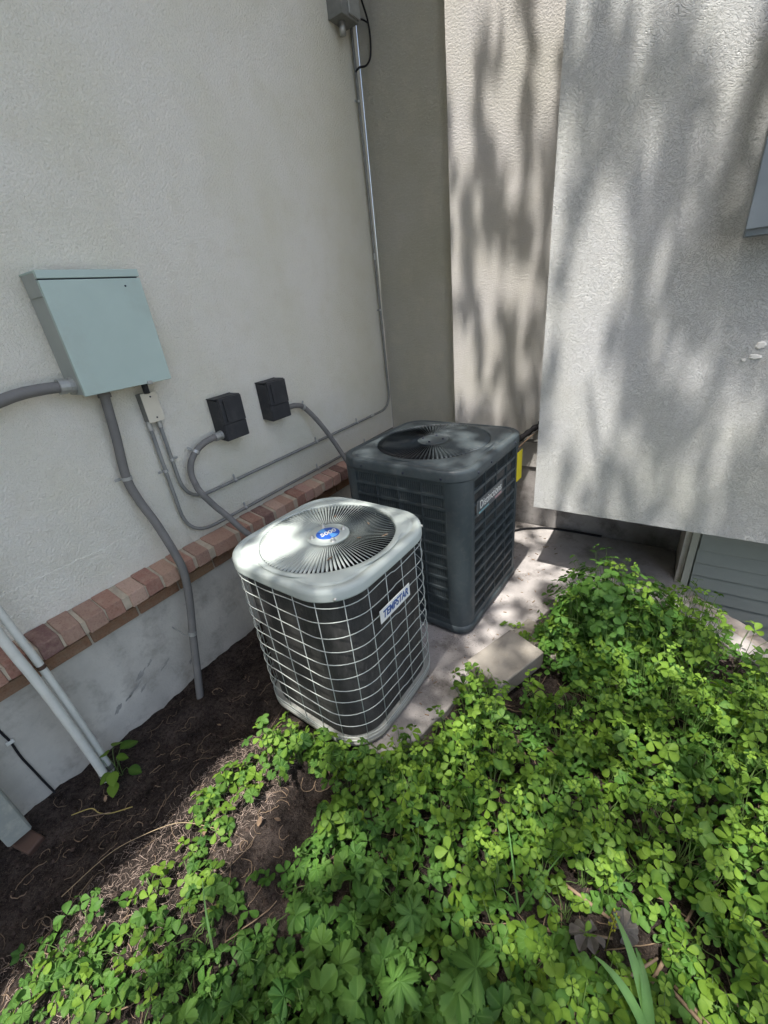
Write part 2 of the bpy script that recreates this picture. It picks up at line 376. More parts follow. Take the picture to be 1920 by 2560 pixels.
tag(link('ground', me, 'soil'), 'dark crumbly garden soil between the house wall and the weeds', kind='structure')

def slab():
    mb = MB(); pts = []
    for i in range(len(SLAB)):
        a = Vector(SLAB[i]); b = Vector(SLAB[(i + 1) % len(SLAB)]); n = max(1, int((b - a).length / 0.06))
        for k in range(n):
            p = a.lerp(b, k / n)
            pts.append((p.x + random.uniform(-.004, .004), p.y + (random.uniform(-.004, .004) if p.y < 2.4 else 0)))
    mb.prism(pts, -0.12, 0.15)
    return mb.build('pavement', 'concrete', bevel=0.01)
tag(slab(), 'weathered concrete pad under the two air conditioners', kind='structure')

mb = MB(); mb.box(4.3, 15, -12, 12, -0.2, -0.035)  # unseen pavement added to bounce sunlight onto the left wall
tag(mb.build('bounce_pavement', 'reflector', bevel=0.01), 'unseen concrete drive on the open side of the house', kind='structure')

# ------------------------------------------------------------------ left house wall
wall = thing('house_wall', 'long pale stucco wall on the left with a brick ledge', 'wall', (0, 0, 0))
mb = MB(); mb.box(-0.25, 0.0, -9, 2.95, 0.742, 4.75); mb.build('stucco', 'stucco_a', wall)
mb = MB(); mb.box(-0.25, -0.003, -9, 2.947, -0.3, 0.60); mb.build('foundation', 'foundation', wall)
mb = MB(); mb.box(-0.25, 0.012, -9, 2.949, 0.6, 0.7415)
mb.add([(0.012, -9, 0.662), (0.107, -9, 0.664), (0.107, -9, 0.7190), (0.002, -9, 0.7405), (0.012, 2.94, 0.662), (0.107, 2.94, 0.664), (0.107, 2.94, 0.7190), (0.002, 2.94, 0.7405)],
       [(0, 1, 2, 3), (7, 6, 5, 4), (0, 4, 5, 1), (1, 5, 6, 2), (2, 6, 7, 3), (3, 7, 4, 0)])
mb.build('mortar_bed', 'mortar', wall)
mb = MB(); yy = np.arange(-2.0, 1.0, 0.04); rr = random.Random(3)
top = [(0.0018, y_, 0.925 + rr.uniform(-.004, .004)) for y_ in yy]; mb.rings([[(0.0018, y_, 0.743) for y_ in yy], top, [(-0.001, p[1], p[2] + .004) for p in top]], False)
mb.build('patch_coat', 'stucco_a', wall)
def stain(cy, cz, wy, hz, seed, x=-0.0022):
    r_ = random.Random(seed); n = 18; pts_ = []
    for k in range(n):
        a = 2 * math.pi * k / n; q = r_.uniform(.45, 1.2); pts_.append((x, cy + wy * q * math.cos(a) + .4 * hz * q * math.sin(a), cz + hz * q * math.sin(a) + .5 * wy * q * math.cos(a)))
    MB().add(pts_, [tuple(range(n))]).build('worn_patch', 'bare_parge', wall)
for i_, a_ in enumerate(((.36, .155, .02, .022), (.455, .19, .05, .012), (.50, .24, .03, .02), (.56, .27, .018, .014), (.415, .17, .02, .01), (.62, .20, .03, .012), (.49, .165, .02, .014), (.75, .12, .04, .02))): stain(*a_, i_)
bricks = []
for v in range(4):
    rr = random.Random(v); j = lambda a=0.002: rr.uniform(-a, a)
    mb = MB(); hw = 0.0365
    lo = [(0.002, -hw + j(), 0.660), (0.116 + j(), -hw + j(), 0.660 + j()), (0.116 + j(), hw + j(), 0.660 + j()), (0.002, hw + j(), 0.660)]
    hi = [(0.002, -hw + j(), 0.748), (0.113 + j(), -hw + j(), 0.727 + j()), (0.113 + j(), hw + j(), 0.727 + j()), (0.002, hw + j(), 0.748)]
    mb.hexa(lo, hi); me = mb.mesh('brick', True); me.materials.append(MAT['brick']); bricks.append(me)
y = -0.47; i = 0
while y < 2.9:
    o = link('brick', bricks[i % 4], None, wall, 0.005, 2); o.location = (random.uniform(-.003, .002), y, random.uniform(-.002, .002))
    o.rotation_euler = (random.uniform(-.02, .02), 0, random.uniform(-.02, .02))
    y += 0.0885 + random.uniform(-.0015, .0015); i += 1
mb = MB(); mb.box(0.0, 0.026, -0.101, 0.101, 0.552, 0.607); lowm = mb.mesh('brick', True); lowm.materials.append(MAT['brick_low'])
mb = MB(); mb.box(-0.2, 0.016, -9, 2.93, 0.549, 0.612); mb.build('lower_mortar', 'mortar', wall)
y = -0.35
while y < 2.9:
    o = link('brick', lowm, None, wall, 0.004, 2); o.location = (random.uniform(-.002, .001), y, 0); y += 0.212
# eave of the left house (its shade falls along the foot of the wall)
ev = thing('roof_eave', 'roof overhang above the long left stucco wall', 'roof')
mb = MB(); mb.box(-0.3, 0.575, -9.5, 7, 4.752, 4.78); mb.build('soffit', 'soffit', ev)
mb = MB(); mb.box(0.577, 0.592, -9.5, 7, 4.70, 4.95); mb.build('fascia', 'soffit', ev)
mb = MB(); mb.hexa([(0.61, -9.5, 4.94), (0.61, 7, 4.94), (-5, 7, 7.2), (-5, -9.5, 7.2)], [(0.61, -9.5, 4.97), (0.61, 7, 4.97), (-5, 7, 7.23), (-5, -9.5, 7.23)]); mb.build('roof_deck', 'roof', ev)

# ------------------------------------------------------------------ back walls
def edge_wall(name, mat, parent, x0, x1, y0, y1, z0, z1, jit=0.0008, left=True, bottom=False):
    # box whose front-left (and bottom) arris is hand-trowelled, slightly wavy
    mb = MB(); zs = np.arange(z0, z1 + 1e-6, 0.035); n = len(zs)
    rr = random.Random(int(x0 * 100))
    L = [(x0 + rr.uniform(-jit, jit) + 0.0016 * (VN[3](z * 6, 1.3) - .5), y0 + rr.uniform(-jit, jit) * .5, z) for z in zs]
    xsn = np.arange(x0 + 0.04, x1, 0.04)
    Bt = [(x, y0 + rr.uniform(-jit, jit) * .3, z0 + rr.uniform(-jit, jit) * .6) for x in xsn] if bottom else []
    # front face: fan strip between the left edge, an inner column, the bottom edge
    xi = x0 + 0.06
    inner = [(xi, y0, z) for z in zs]; back = [(x0, y1, z) for z in zs]; ri = [(x1, y0, z) for z in zs]; rb = [(x1, y1, z) for z in zs]
    mb.rings([back, L, inner, ri, rb], closed=False)
    if bottom:
        o = len(mb.v)
        lowf = [L[0]] + [(x, y0, z0) for x in xsn] + [(x1, y0, z0)]
        lip = [(p[0], y0 - 0.0015 + rr.uniform(-.0015, .001), z0 + 0.03) for p in lowf]; bot = [(p[0], y0 - 0.0015 + rr.uniform(-.0015, .001), z0 - 0.002 + rr.uniform(-jit, jit)) for p in lowf]
        bk = [(p[0], y0 + 0.03, z0 - 0.001) for p in lowf]
        mb.rings([lip, bot, bk], closed=False)
    mb.add([L[0], (x1, y0, z0), (x1, y1, z0), (x0, y1, z0)], [(0, 3, 2, 1)])
    mb.add([L[-1], (x1, y0, zs[-1]), (x1, y1, zs[-1]), (x0, y1, zs[-1])], [(0, 1, 2, 3)])
    return mb.build(name, mat, parent)
bwall = thing('recessed_wall', 'narrow shaded stucco wall in the inner corner, shade also in its colour', 'wall')
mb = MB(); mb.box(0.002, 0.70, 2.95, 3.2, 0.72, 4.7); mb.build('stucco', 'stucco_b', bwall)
mb = MB(); mb.box(0.002, 0.70, 2.953, 3.2, -0.2, 0.7195); mb.build('foundation', 'foundation', bwall)
cwall = thing('corner_wall', 'sunlit dappled stucco wall behind the black condenser', 'wall')
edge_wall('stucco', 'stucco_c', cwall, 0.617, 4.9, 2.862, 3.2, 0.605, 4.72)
mb = MB(); mb.box(0.619, 2.2, 2.874, 3.2, -0.2, 0.602); mb.build('foundation', 'concrete', cwall)
bay = thing('bay_wall', 'broad dappled stucco bay overhanging the siding on the right', 'wall')
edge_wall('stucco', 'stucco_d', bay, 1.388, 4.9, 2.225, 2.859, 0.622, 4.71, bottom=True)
rr = random.Random(5)
def chip(cx, cz, w_, h_):
    mb = MB(); n = 14; rim = []; top = []
    for k in range(n):
        a = 2 * math.pi * k / n; q = rr.uniform(.7, 1.15)
        rim.append((cx + w_ * q * math.cos(a), 2.2245, cz + h_ * q * math.sin(a))); top.append((cx + w_ * q * .7 * math.cos(a), 2.2205, cz + h_ * q * .7 * math.sin(a)))
    mb.rings([rim, top], True, False, True); mb.build('plaster_patch', 'plaster', bay)
chip(2.195, 1.457, .018, .014); chip(2.188, 1.416, .022, .012); chip(2.155, 1.405, .008, .006)
# wall box at the right edge of the bay
wb = thing('utility_cabinet', 'blue grey metal box mounted high on the bay at the right edge', 'utility box', (2.06, 2.225, 1.825))
mb = MB(); mb.box(0.0, 0.62, -0.10, 0.0, 0.0, 0.62); mb.build('body', 'bluegrey', wb, bevel=0.004)
mb = MB(); mb.box(-0.004, 0.63, -0.115, -0.1005, 0.02, 0.63); mb.build('cover', 'bluegrey', wb, bevel=0.004)
for dx, dz in ((0.02, 0.03), (0.045, 0.03), (0.035, 0.075)):
    mb = MB(); mb.cyl((-0.003, -0.045 - dx, dz), (0.002, -0.045 - dx, dz), 0.006, 10); mb.build('screw', 'steel', wb, True)
# siding enclosure below the bay
sw = thing('siding_wall', 'grey green clapboard wall tucked under the bay', 'wall')
mb = MB(); mb.box(2.197, 4.9, 2.512, 2.84, -0.5, 0.618); mb.build('backing', 'siding', sw)
mb = MB(); mb.box(2.133, 2.16, 2.512, 2.858, -0.1, 0.619); mb.build('side_panel', 'foundation', sw)
mb = MB(); mb.box(2.161, 2.194, 2.488, 2.512, -0.5, 0.6185); mb.build('corner_post', 'post', sw, bevel=0.003)
mb = MB(); mb.hexa([(2.1945, 2.507, 0), (4.9, 2.507, 0), (4.9, 2.512, 0), (2.1945, 2.512, 0)], [(2.1945, 2.507, 0.09), (4.9, 2.507, 0.09), (4.9, 2.5115, 0.09), (2.1945, 2.5115, 0.09)])
mb = MB(); mb.hexa([(2.1965, 2.482, -0.004), (4.9, 2.482, -0.004), (4.9, 2.51, -0.004), (2.1965, 2.51, -0.004)], [(2.1965, 2.503, 0.080), (4.9, 2.503, 0.080), (4.9, 2.511, 0.080), (2.1965, 2.511, 0.080)])
lap = mb.mesh('clapboard', False); lap.materials.append(MAT['siding'])
for k in range(14):
    o = link('clapboard', lap, None, sw, 0.002, 1); o.location = (random.uniform(0, .008), random.uniform(-.001, .001), -0.485 + k * 0.0795)
# curb along the window well
for (px, py, a, l, h) in ((2.30, 2.345, -46, 0.17, 0.155), (2.42, 2.235, -43, 0.15, 0.165), (2.545, 2.12, -44, 0.18, 0.158)):
    mb = MB(); pr = []
    for q in range(9):
        t = -1 + q / 4; pr.append([(t * l * .5, yy, zz + random.uniform(-.003, .003)) for yy, zz in ((-.055, 0), (-.05, h - .014), (-.03, h), (.022 + .006 * math.sin(3 * t), h), (.04 + .008 * math.cos(4 * t), h - .02), (.04, 0))])
    mb.rings(pr, False); n0 = len(mb.v); mb.f += [tuple(range(5, -1, -1)), tuple(range(48, 54))]
    o = mb.build('curb_stone', 'curb', None, smooth=True); o.location = (px - .02, py - .02, -0.0); o.rotation_euler = (0, 0, R(a))
    tag(o, {0.17: 'rounded pinkish curb stone nearest the siding corner post', 0.15: 'short pinkish curb stone between two longer ones beside the siding', 0.18: 'pinkish curb stone farthest right beside the siding'}[l], 'curb stone', 'curb stones along the siding')

# ------------------------------------------------------------------ wall equipment on the left wall
pb = thing('electrical_panel', 'large pale green electrical panel box on the left wall', 'electrical box', (0, 0.882, 1.555))
mb = MB(); mb.box(0.0, 0.118, -0.172, 0.172, 0.0, 0.40); mb.build('body', 'panel_edge', pb, bevel=0.003)
mb = MB(); mb.box(0.1185, 0.134, -0.175, 0.175, -0.004, 0.378); mb.build('door', 'panel', pb, bevel=0.0025)
mb = MB(); mb.box(0.1185, 0.134, -0.175, 0.175, 0.3825, 0.408); mb.box(0.0, 0.1185, -0.1745, 0.1745, 0.4005, 0.408); mb.build('top_cap', 'panel', pb, bevel=0.002)
mb = MB(); mb.box(0.02, 0.1195, -0.1765, -0.1725, 0.33, 0.4); mb.build('side_lip', 'panel_edge', pb, bevel=0.002)
mb = MB(); mb.box(0.1, 0.1215, -0.17, 0.17, 0.3775, 0.383); mb.build('shadow_gap', 'gap', pb)
mb = MB(); mb.box(0.1345, 0.142, 0.065, 0.085, -0.008, 0.006); mb.box(0.134, 0.1445, 0.069, 0.081, -0.003, 0.0); mb.build('latch', 'steel', pb, bevel=0.001)
mb = MB(); mb.cyl((0.134, 0.108, 0.352), (0.1355, 0.108, 0.352), 0.0035, 10); mb.build('screw', 'gap', pb, True)
mb = MB(); mb.box(0.0, 0.02, -0.07, 0.06, 0.409, 0.421); mb.build('mounting_tab', 'dryleaf', pb, bevel=0.002)

def strap(parent, p, axis_dir, r, side, mat='steel', wd=0.014):
    """one-hole strap: a half ring round the pipe plus an ear screwed to the wall (wall normal +x)"""
    p = Vector(p); a = Vector(axis_dir).normalized(); s = Vector(side).normalized()
    mb = MB(); n = Vector((1, 0, 0)); n = (n - a * n.dot(a)).normalized(); s = a.cross(n) * (1 if a.cross(n).dot(s) > 0 else -1)
    rings = []
    for k in range(9):
        th = math.pi * k / 8; d = s * math.cos(th) + n * math.sin(th)
        rings.append([p + d * (r + .0005) - a * wd / 2, p + d * (r + .0032) - a * wd / 2, p + d * (r + .0032) + a * wd / 2, p + d * (r + .0005) + a * wd / 2])
    mb.rings(rings, True, True, True)
    e0 = p + s * (r + .0005); dep = -min(p.x - 0.001, r + .01)
    q = [e0 + n * 0.0 + a * wd / 2, e0 + a * -wd / 2, e0 + s * 0.024 - a * wd * .4, e0 + s * 0.024 + a * wd * .4]
    base = [v + n * (0.002 - min(r, p.x)) for v in q]; mb.hexa(base, [v + n * 0.002 for v in base])
    mb.tube([base[0] * .5 + base[1] * .5 + n * .002, e0], 0.003, 6)
    c = (base[2] + base[3]) / 2 - s * 0.008 + n * .002; mb.cyl(c, c + n * 0.003, 0.004, 8)
    return mb.build('strap', mat, parent)
def connector(parent, a, b, r, mat='steel', name='fitting'):
    a = Vector(a); b = Vector(b); d = (b - a)
    mb = MB(); mb.tube([a, a + d * .30, a + d * .3, a + d * .55, a + d * .55, b], [r * 1.38, r * 1.38, r * 1.18, r * 1.18, r * 1.3, r * 1.3], 14)
    return mb.build(name, mat, parent)

cd = thing('grey_conduit', 'thick grey conduit running from the panel down into the soil', 'conduit')
pth = smooth_path([(0.055, 0.805, 1.545), (0.045, 0.790, 1.36), (0.036, 0.772, 1.19), (0.045, 0.781, 1.08), (0.088, 0.798, 0.95), (0.135, 0.806, 0.80), (0.150, 0.806, 0.70), (0.147, 0.785, 0.55), (0.143, 0.743, 0.37), (0.145, 0.697, 0.17), (0.155, 0.645, -0.03)], 7)
MB().tube(pth, 0.0185, 14).build('pipe', 'greypvc', cd, True)
connector(cd, (0.055, 0.806, 1.556), (0.054, 0.804, 1.525), 0.0185, 'greypvc')
strap(cd, (0.036, 0.772, 1.185), (0.0, 0.05, 1), 0.019, (0, -1, 0))
MB().tube([(0.143, 0.7455, 0.383), (0.143, 0.741, 0.363)], 0.0205, 14).build('band', 'steel', cd)
MB().tube(smooth_path([(0.143, 0.722, 0.374), (0.12, 0.715, 0.372), (0.06, 0.72, 0.37), (0.0, 0.72, 0.37)], 4), 0.003, 6).build('band_wire', 'steel', cd)
lc = thing('side_conduit', 'thick grey conduit leaving the panel toward the left edge', 'conduit')
MB().tube(smooth_path([(0.06, 0.69, 1.592), (0.06, 0.60, 1.598), (0.058, 0.50, 1.590), (0.055, 0.36, 1.55), (0.05, 0.1, 1.45), (0.05, -0.4, 1.40)], 8), 0.020, 14).build('pipe', 'greypvc', lc, True)
connector(lc, (0.06, 0.7095, 1.592), (0.06, 0.660, 1.596), 0.0215)

jb = thing('junction_box', 'small cream steel junction box just below the green panel', 'junction box', (0, 0.979, 1.38))
mb = MB(); mb.box(0.0, 0.047, -0.033, 0.033, 0.002, 0.123); mb.build('body', 'emt', jb, bevel=0.003)
mb = MB(); mb.box(0.0475, 0.0505, -0.036, 0.036, 0.0, 0.126); mb.build('cover', 'cream', jb, bevel=0.001)
for z in (0.018, 0.108):
    mb = MB(); mb.cyl((0.0505, 0.004, z), (0.0525, 0.004, z), 0.0035, 10); mb.build('screw', 'gap', jb, True)
MB().tube([(0.05, 0.975, 1.503), (0.055, 0.97, 1.551)], 0.014, 10).build('nipple', 'black', jb, True) if 0 else None
mb = MB(); mb.tube([(0.05 - 0, -0.004, 0.124), (0.052, -0.004, 0.171)], 0.013, 12); mb.build('nipple', 'black', jb, True)

def emt(name, label, pts, r=0.0088, rad=0.1, straps=(), couplings=()):
    t = thing(name, label, 'conduit')
    MB().tube(fillet(pts, rad, 10), r, 12).build('pipe', 'emt', t, True)
    for p, a, s in straps: strap(t, p, a, r, s, 'steel', 0.012)
    for p, a in couplings:
        p = Vector(p); a = Vector(a).normalized(); MB().tube([p - a * .02, p - a * .006, p - a * .006, p + a * .006, p + a * .006, p + a * .02], [r * 1.25, r * 1.25, r * 1.4, r * 1.4, r * 1.25, r * 1.25], 12).build('coupling', 'steel', t)
    return t
emt('steel_conduit', 'thin steel conduit along the wall rising up the inner corner', [(0.022, 0.998, 1.383), (0.022, 0.998, 0.962), (0.022, 2.895, 0.974), (0.022, 2.862, 3.35)], rad=0.14,
    straps=[((0.022, 0.998, 1.19), (0, 0, 1), (0, 1, 0)), ((0.022, 1.30, 0.963), (0, 1, 0), (0, 0, 1)), ((0.022, 1.976, 0.967), (0, 1, 0), (0, 0, 1)), ((0.022, 2.434, 0.971), (0, 1, 0), (0, 0, 1)),
            ((0.022, 2.868, 2.865), (0, 0, 1), (0, -1, 0)), ((0.022, 2.884, 1.70), (0, 0, 1), (0, -1, 0))],
    couplings=[((0.022, 0.998, 1.367), (0, 0, 1)), ((0.022, 2.63, 0.972), (0, 1, 0)), ((0.022, 2.880, 2.04), (0, 0, 1))])
emt('steel_conduit', 'lower thin steel conduit running just above the brick ledge', [(0.022, 0.951, 1.383), (0.022, 0.951, 0.784), (0.022, 2.90, 0.796)], rad=0.16,
    straps=[((0.022, 0.951, 1.15), (0, 0, 1), (0, -1, 0)), ((0.022, 1.317, 0.786), (0, 1, 0), (0, 0, 1)), ((0.022, 1.944, 0.79), (0, 1, 0), (0, 0, 1)), ((0.022, 2.5, 0.793), (0, 1, 0), (0, 0, 1))],
    couplings=[((0.022, 0.951, 1.365), (0, 0, 1))])

def disconnect(label, y, z):
    t = thing('disconnect_box', label, 'disconnect box', (0, y, z), 0, 'black disconnect boxes on the left wall')
    mb = MB()
    mb.hexa([(0, -0.074, 0.01), (0.082, -0.070, 0.0), (0.082, 0.070, 0.0), (0, 0.074, 0.01)], [(0, -0.074, 0.216), (0.076, -0.070, 0.205), (0.076, 0.070, 0.205), (0, 0.074, 0.222)])
    mb.build('body', 'black', t, bevel=0.005)
    mb = MB(); mb.box(0.0765, 0.092, -0.068, 0.069, 0.088, 0.214); mb.box(0.0, 0.0765, -0.0765, 0.0765, 0.2125, 0.2175); mb.build('cover', 'black', t, bevel=0.004)
    mb = MB(); mb.box(0.0825, 0.0885, -0.068, 0.069, 0.004, 0.0865); mb.build('lower_cover', 'black', t, bevel=0.004)
    mb = MB(); mb.box(0.0925, 0.102, -0.050, -0.036, 0.10, 0.205); mb.build('hasp_rib', 'black', t, bevel=0.003)
    mb = MB(); mb.box(0.04, 0.06, 0.0745, 0.088, 0.15, 0.1535); mb.box(0.04, 0.06, 0.0745, 0.088, 0.158, 0.1615); mb.build('lock_tab', 'black', t)
    return t
disconnect('black disconnect box nearer the green panel, its whip curling under it', 1.350, 1.192)
disconnect('black disconnect box farther from the panel, nearest the inner corner', 1.673, 1.208)
wh = thing('flexible_whip', 'grey flexible conduit looping from the nearer disconnect box to the light unit', 'conduit')
MB().tube(smooth_path([(0.045, 1.262, 1.228), (0.045, 1.19, 1.223), (0.045, 1.125, 1.20), (0.045, 1.075, 1.155), (0.045, 1.055, 1.10), (0.07, 1.045, 1.05), (0.125, 1.028, 1.02), (0.145, 1.067, 0.931), (0.18, 1.095, 0.868), (0.25, 1.127, 0.771), (0.38, 1.20, 0.62), (0.60, 1.28, 0.50)], 7), 0.0155, 12).build('pipe', 'greypvc', wh, True)
connector(wh, (0.045, 1.279, 1.228), (0.045, 1.235, 1.227), 0.0165)
strap(wh, (0.045, 1.112, 1.192), (0, -0.72, -0.69), 0.016, (0, -0.7, 0.7))
wh2 = thing('flexible_whip', 'grey flexible conduit from the far disconnect box down to the black unit', 'conduit')
MB().tube(smooth_path([(0.045, 1.748, 1.248), (0.045, 1.83, 1.245), (0.05, 1.895, 1.215), (0.09, 1.961, 1.107), (0.14, 2.013, 0.97), (0.20, 2.027, 0.861), (0.35, 2.03, 0.66), (0.60, 2.04, 0.5)], 7), 0.0155, 12).build('pipe', 'greypvc', wh2, True)
strap(wh2, (0.049, 1.885, 1.222), (0.1, 0.8, -0.5), 0.016, (0, 0.5, 0.8))

tb = thing('corner_box', 'dark weathered cable box high in the inner corner', 'junction box', (0, 2.76, 3.17))
mb = MB(); mb.box(0.0, 0.10, -0.085, 0.07, 0.0, 0.35); mb.build('body', 'emt', tb, bevel=0.004)
mb = MB(); mb.box(0.1005, 0.112, -0.03, 0.075, 0.012, 0.36); mb.build('cover', 'steel', tb, bevel=0.003)
mb = MB(); mb.tube([(0.045, -0.02, 0.0), (0.045, -0.02, -0.055)], 0.018, 12); mb.build('fitting', 'steel', tb, True)
cb = thing('cable_loop', 'dark slack cable looped beside the conduit in the corner', 'cable')
MB().tube(smooth_path([(0.118, 2.80, 3.40), (0.112, 2.85, 3.29), (0.105, 2.915, 3.215), (0.104, 2.932, 3.14), (0.10, 2.922, 3.06), (0.09, 2.885, 3.015), (0.07, 2.84, 3.00), (0.045, 2.83, 2.985)], 8), 0.0055, 8).build('cable', 'rubber', cb, True)
MB().tube(smooth_path([(0.07, 2.815, 3.18), (0.09, 2.87, 3.205), (0.105, 2.92, 3.20)], 6), 0.0045, 8).build('jumper', 'rubber', cb, True)

# white pipes, downspout and cable at the bottom left
for label, pts, r in (('white pipe nearer the brick, brown tape round it', [(0.14, 0.142, 1.7), (0.14, 0.180, 0.93), (0.14, 0.193, 0.69), (0.14, 0.200, 0.47), (0.137, 0.205, 0.24), (0.132, 0.206, -0.02)], 0.0135),
                      ('white pipe in front of its taped neighbour, rising beside the downspout', [(0.163, 0.108, 1.7), (0.163, 0.145, 0.86), (0.163, 0.156, 0.68), (0.163, 0.164, 0.51), (0.160, 0.173, 0.21), (0.155, 0.175, -0.03)], 0.0165)):
    t = thing('drain_pipe', label, 'pipe', group='white drain pipes')
    MB().tube(smooth_path(pts, 6), r, 14).build('pipe', 'whitepvc', t, True)
    if r < 0.015:
        MB().tube([(0.14, 0.1938, 0.672), (0.14, 0.1945, 0.655)], r + .0015, 14).build('tape', 'brown', t)
        MB().tube([(0.14, 0.194, 0.664), (0.10, 0.19, 0.667), (0.0, 0.19, 0.67)], 0.004, 6).build('tie', 'brown', t)
    MB().tube([(pts[-1][0], pts[-1][1] + .0, 0.05), (pts[-1][0], pts[-1][1], 0.02)], r + .003, 14).build('coupling', 'greypvc', t)
ds = thing('downspout', 'grey green downspout with a worn end at the lower left', 'downspout', (0.1, -0.122, 0.0))
mb = MB(); pr = [(-.04, -.037), (-.034, -.043), (.034, -.043), (.04, -.037), (.04, .031), (.034, .037), (-.034, .037), (-.04, .031)]
sec = lambda s, z, tip=0.0: [(x * s, y * s, z + tip * x) for x, y in pr]
mb.rings([sec(1, 3.8), sec(1, 0.075, -0.5), sec(.94, 0.0751, -0.5), sec(.94, 0.3)]); mb.build('pipe', 'downspout', ds)
mb = MB(); mb.box(-0.05, 0.06, -0.03, 0.035, -0.06, 0.02); o = mb.build('brick_chunk', 'brown', None, bevel=0.008); o.location = (0.12, -0.122, 0.0); o.rotation_euler = (0.1, 0.12, 0.25)
o.name = 'broken_brick'; tag(o, 'broken brown brick lying under the downspout end', 'brick')
wc = thing('wall_cable', 'thin dark cable clipped to the foundation near the downspout', 'cable')
MB().tube(smooth_path([(0.004, 0.004, 0.545), (0.004, 0.006, 0.43), (0.005, 0.011, 0.36), (0.004, 0.009, 0.27), (0.004, 0.014, 0.17), (0.006, 0.019, 0.08), (0.012, 0.027, -0.03)], 6), 0.0042, 8).build('cable', 'rubber', wc, True)
mb = MB(); mb.box(0.0, 0.011, -0.004, 0.022, 0.352, 0.368); mb.build('clip', 'whitepvc', wc, bevel=0.002)

# ------------------------------------------------------------------ condensers
def rrect(h, r, a, bow=0.0):
    """point of a rounded square at polar angle a (half side h, corner radius r)"""
    c, s = math.cos(a), math.sin(a); ca, sa = abs(c), abs(s)
    m = max(ca, sa); t = h / m; x, y = t * ca, t * sa
    if x > h - r and y > h - r:
        k = h - r; b = -(ca + sa) * k; cc = 2 * k * k - r * r; t = -b + math.sqrt(max(0, b * b - cc)); x, y = t * ca, t * sa
    if bow:
        q = 1 + bow * (math.cos(2 * a) ** 2); x *= q; y *= q
    return (math.copysign(x, c), math.copysign(y, s))
def outline(h, r, z, n=128, bow=0.0): return [(*rrect(h, r, 2 * math.pi * k / n, bow), z) for k in range(n)]
def circ(rad, z, n=128): return [(rad * math.cos(2 * math.pi * k / n), rad * math.sin(2 * math.pi * k / n), z) for k in range(n)]
def cap_part(root, h, r, zb, zt, R0, mat, bow, dome):
    mb = MB(); e = 0.012
    mb.rings([outline(h - .012, r - .012, zb, bow=bow), outline(h - .001, r, zb, bow=bow), outline(h, r, zb + .003, bow=bow), outline(h, r, zb + .006, bow=bow), outline(h, r, zt - .017, bow=bow), outline(h - .0005, r, zt - .014, bow=bow), outline(h - .003, r - .003, zt - .007, bow=bow), outline(h - .008, r - .008, zt - .002, bow=bow), outline(h - .013, r - .013, zt - .0003, bow=bow),
              outline(h - .018, r - .018, zt, bow=bow), outline(h - .030, r - .03, zt - .0005, bow=bow), outline(h - .033, r - .033, zt - .0035, bow=bow), outline(h - .040, r - .04, zt - .0035, bow=bow), outline(h - .043, r - .043, zt - .0005, bow=bow), outline(h - .050, r - .05, zt, bow=bow), outline(h - .053, r - .053, zt + dome * .05, bow=bow), circ(R0 + .024, zt + dome * .9), circ(R0 + .021, zt + dome * .95),
              circ(R0 + .018, zt + dome), circ(R0 + .008, zt + dome * 1.1), circ(R0, zt + dome), circ(R0 - .001, zt - .02), circ(R0 + .02, zt - .021)])
    return mb.build('top_cap', mat, root, True)
def blades(root, nb, r0, r1, z, tilt, mat, swirl=0.0, ratio=0.8, dome=0.0):
    mb = MB(); rows = 7; top = []; bot = []
    for k in range(rows):
        t = k / (rows - 1); rad = r0 + (r1 - r0) * t
        wd = ratio * 2 * math.pi * rad / nb * (0.55 if k in (0, rows - 1) else 1.0) * .5
        a = swirl * math.sin(t * math.pi * .5); ca, sa = math.cos(a), math.sin(a)
        zz = dome * (1 - t * t)
        tx, ty = -sa, ca
        for sgn in (-1, 1):
            px = rad * ca + tx * sgn * wd * math.cos(tilt); py = rad * sa + ty * sgn * wd * math.cos(tilt); pz = zz - sgn * wd * math.sin(tilt)
            top.append((px, py, pz + .0006)); bot.append((px, py, pz - .0006))
    n = len(top); vs = top + bot; fs = []
    for k in range(rows - 1):
        a, b, c, d = 2 * k, 2 * k + 1, 2 * k + 3, 2 * k + 2
        fs += [(a, d, c, b), (n + a, n + b, n + c, n + d), (a, n + a, n + d, d), (b, c, n + c, n + b)]
    fs += [(0, 1, n + 1, n), (2 * rows - 2, n + 2 * rows - 2, n + 2 * rows - 1, 2 * rows - 1)]
    mb.add(vs, fs); me = mb.mesh('louver_blade', True); me.materials.append(MAT[mat])
    for k in range(nb):
        o = link('louver_blade', me, None, root); o.location = (0, 0, z); o.rotation_euler = (0, 0, 2 * math.pi * k / nb)
def fan(root, rad, z, zmid):
    mb = MB(); mb.lathe([(0.0, z + .03), (.07, z + .028), (.085, z + .01), (.085, z - .12), (0, z - .12)], n=24); mb.build('fan_motor', 'void', root, True)
    mb = MB()
    for k in range(4):
        a0 = k * math.pi / 2 + .4; g = []
        for i in range(6):
            t = i / 5; rr_ = .08 + (rad - .1) * t
            g.append([(rr_ * math.cos(a0 + da), rr_ * math.sin(a0 + da), z - .05 + dz) for da, dz in ((-.05 - .45 * t, .03), (0, .012), (.10 + .3 * t, -.03))])
        mb.rings(g, False)
    mb.build('fan_blade', 'void', root, True)

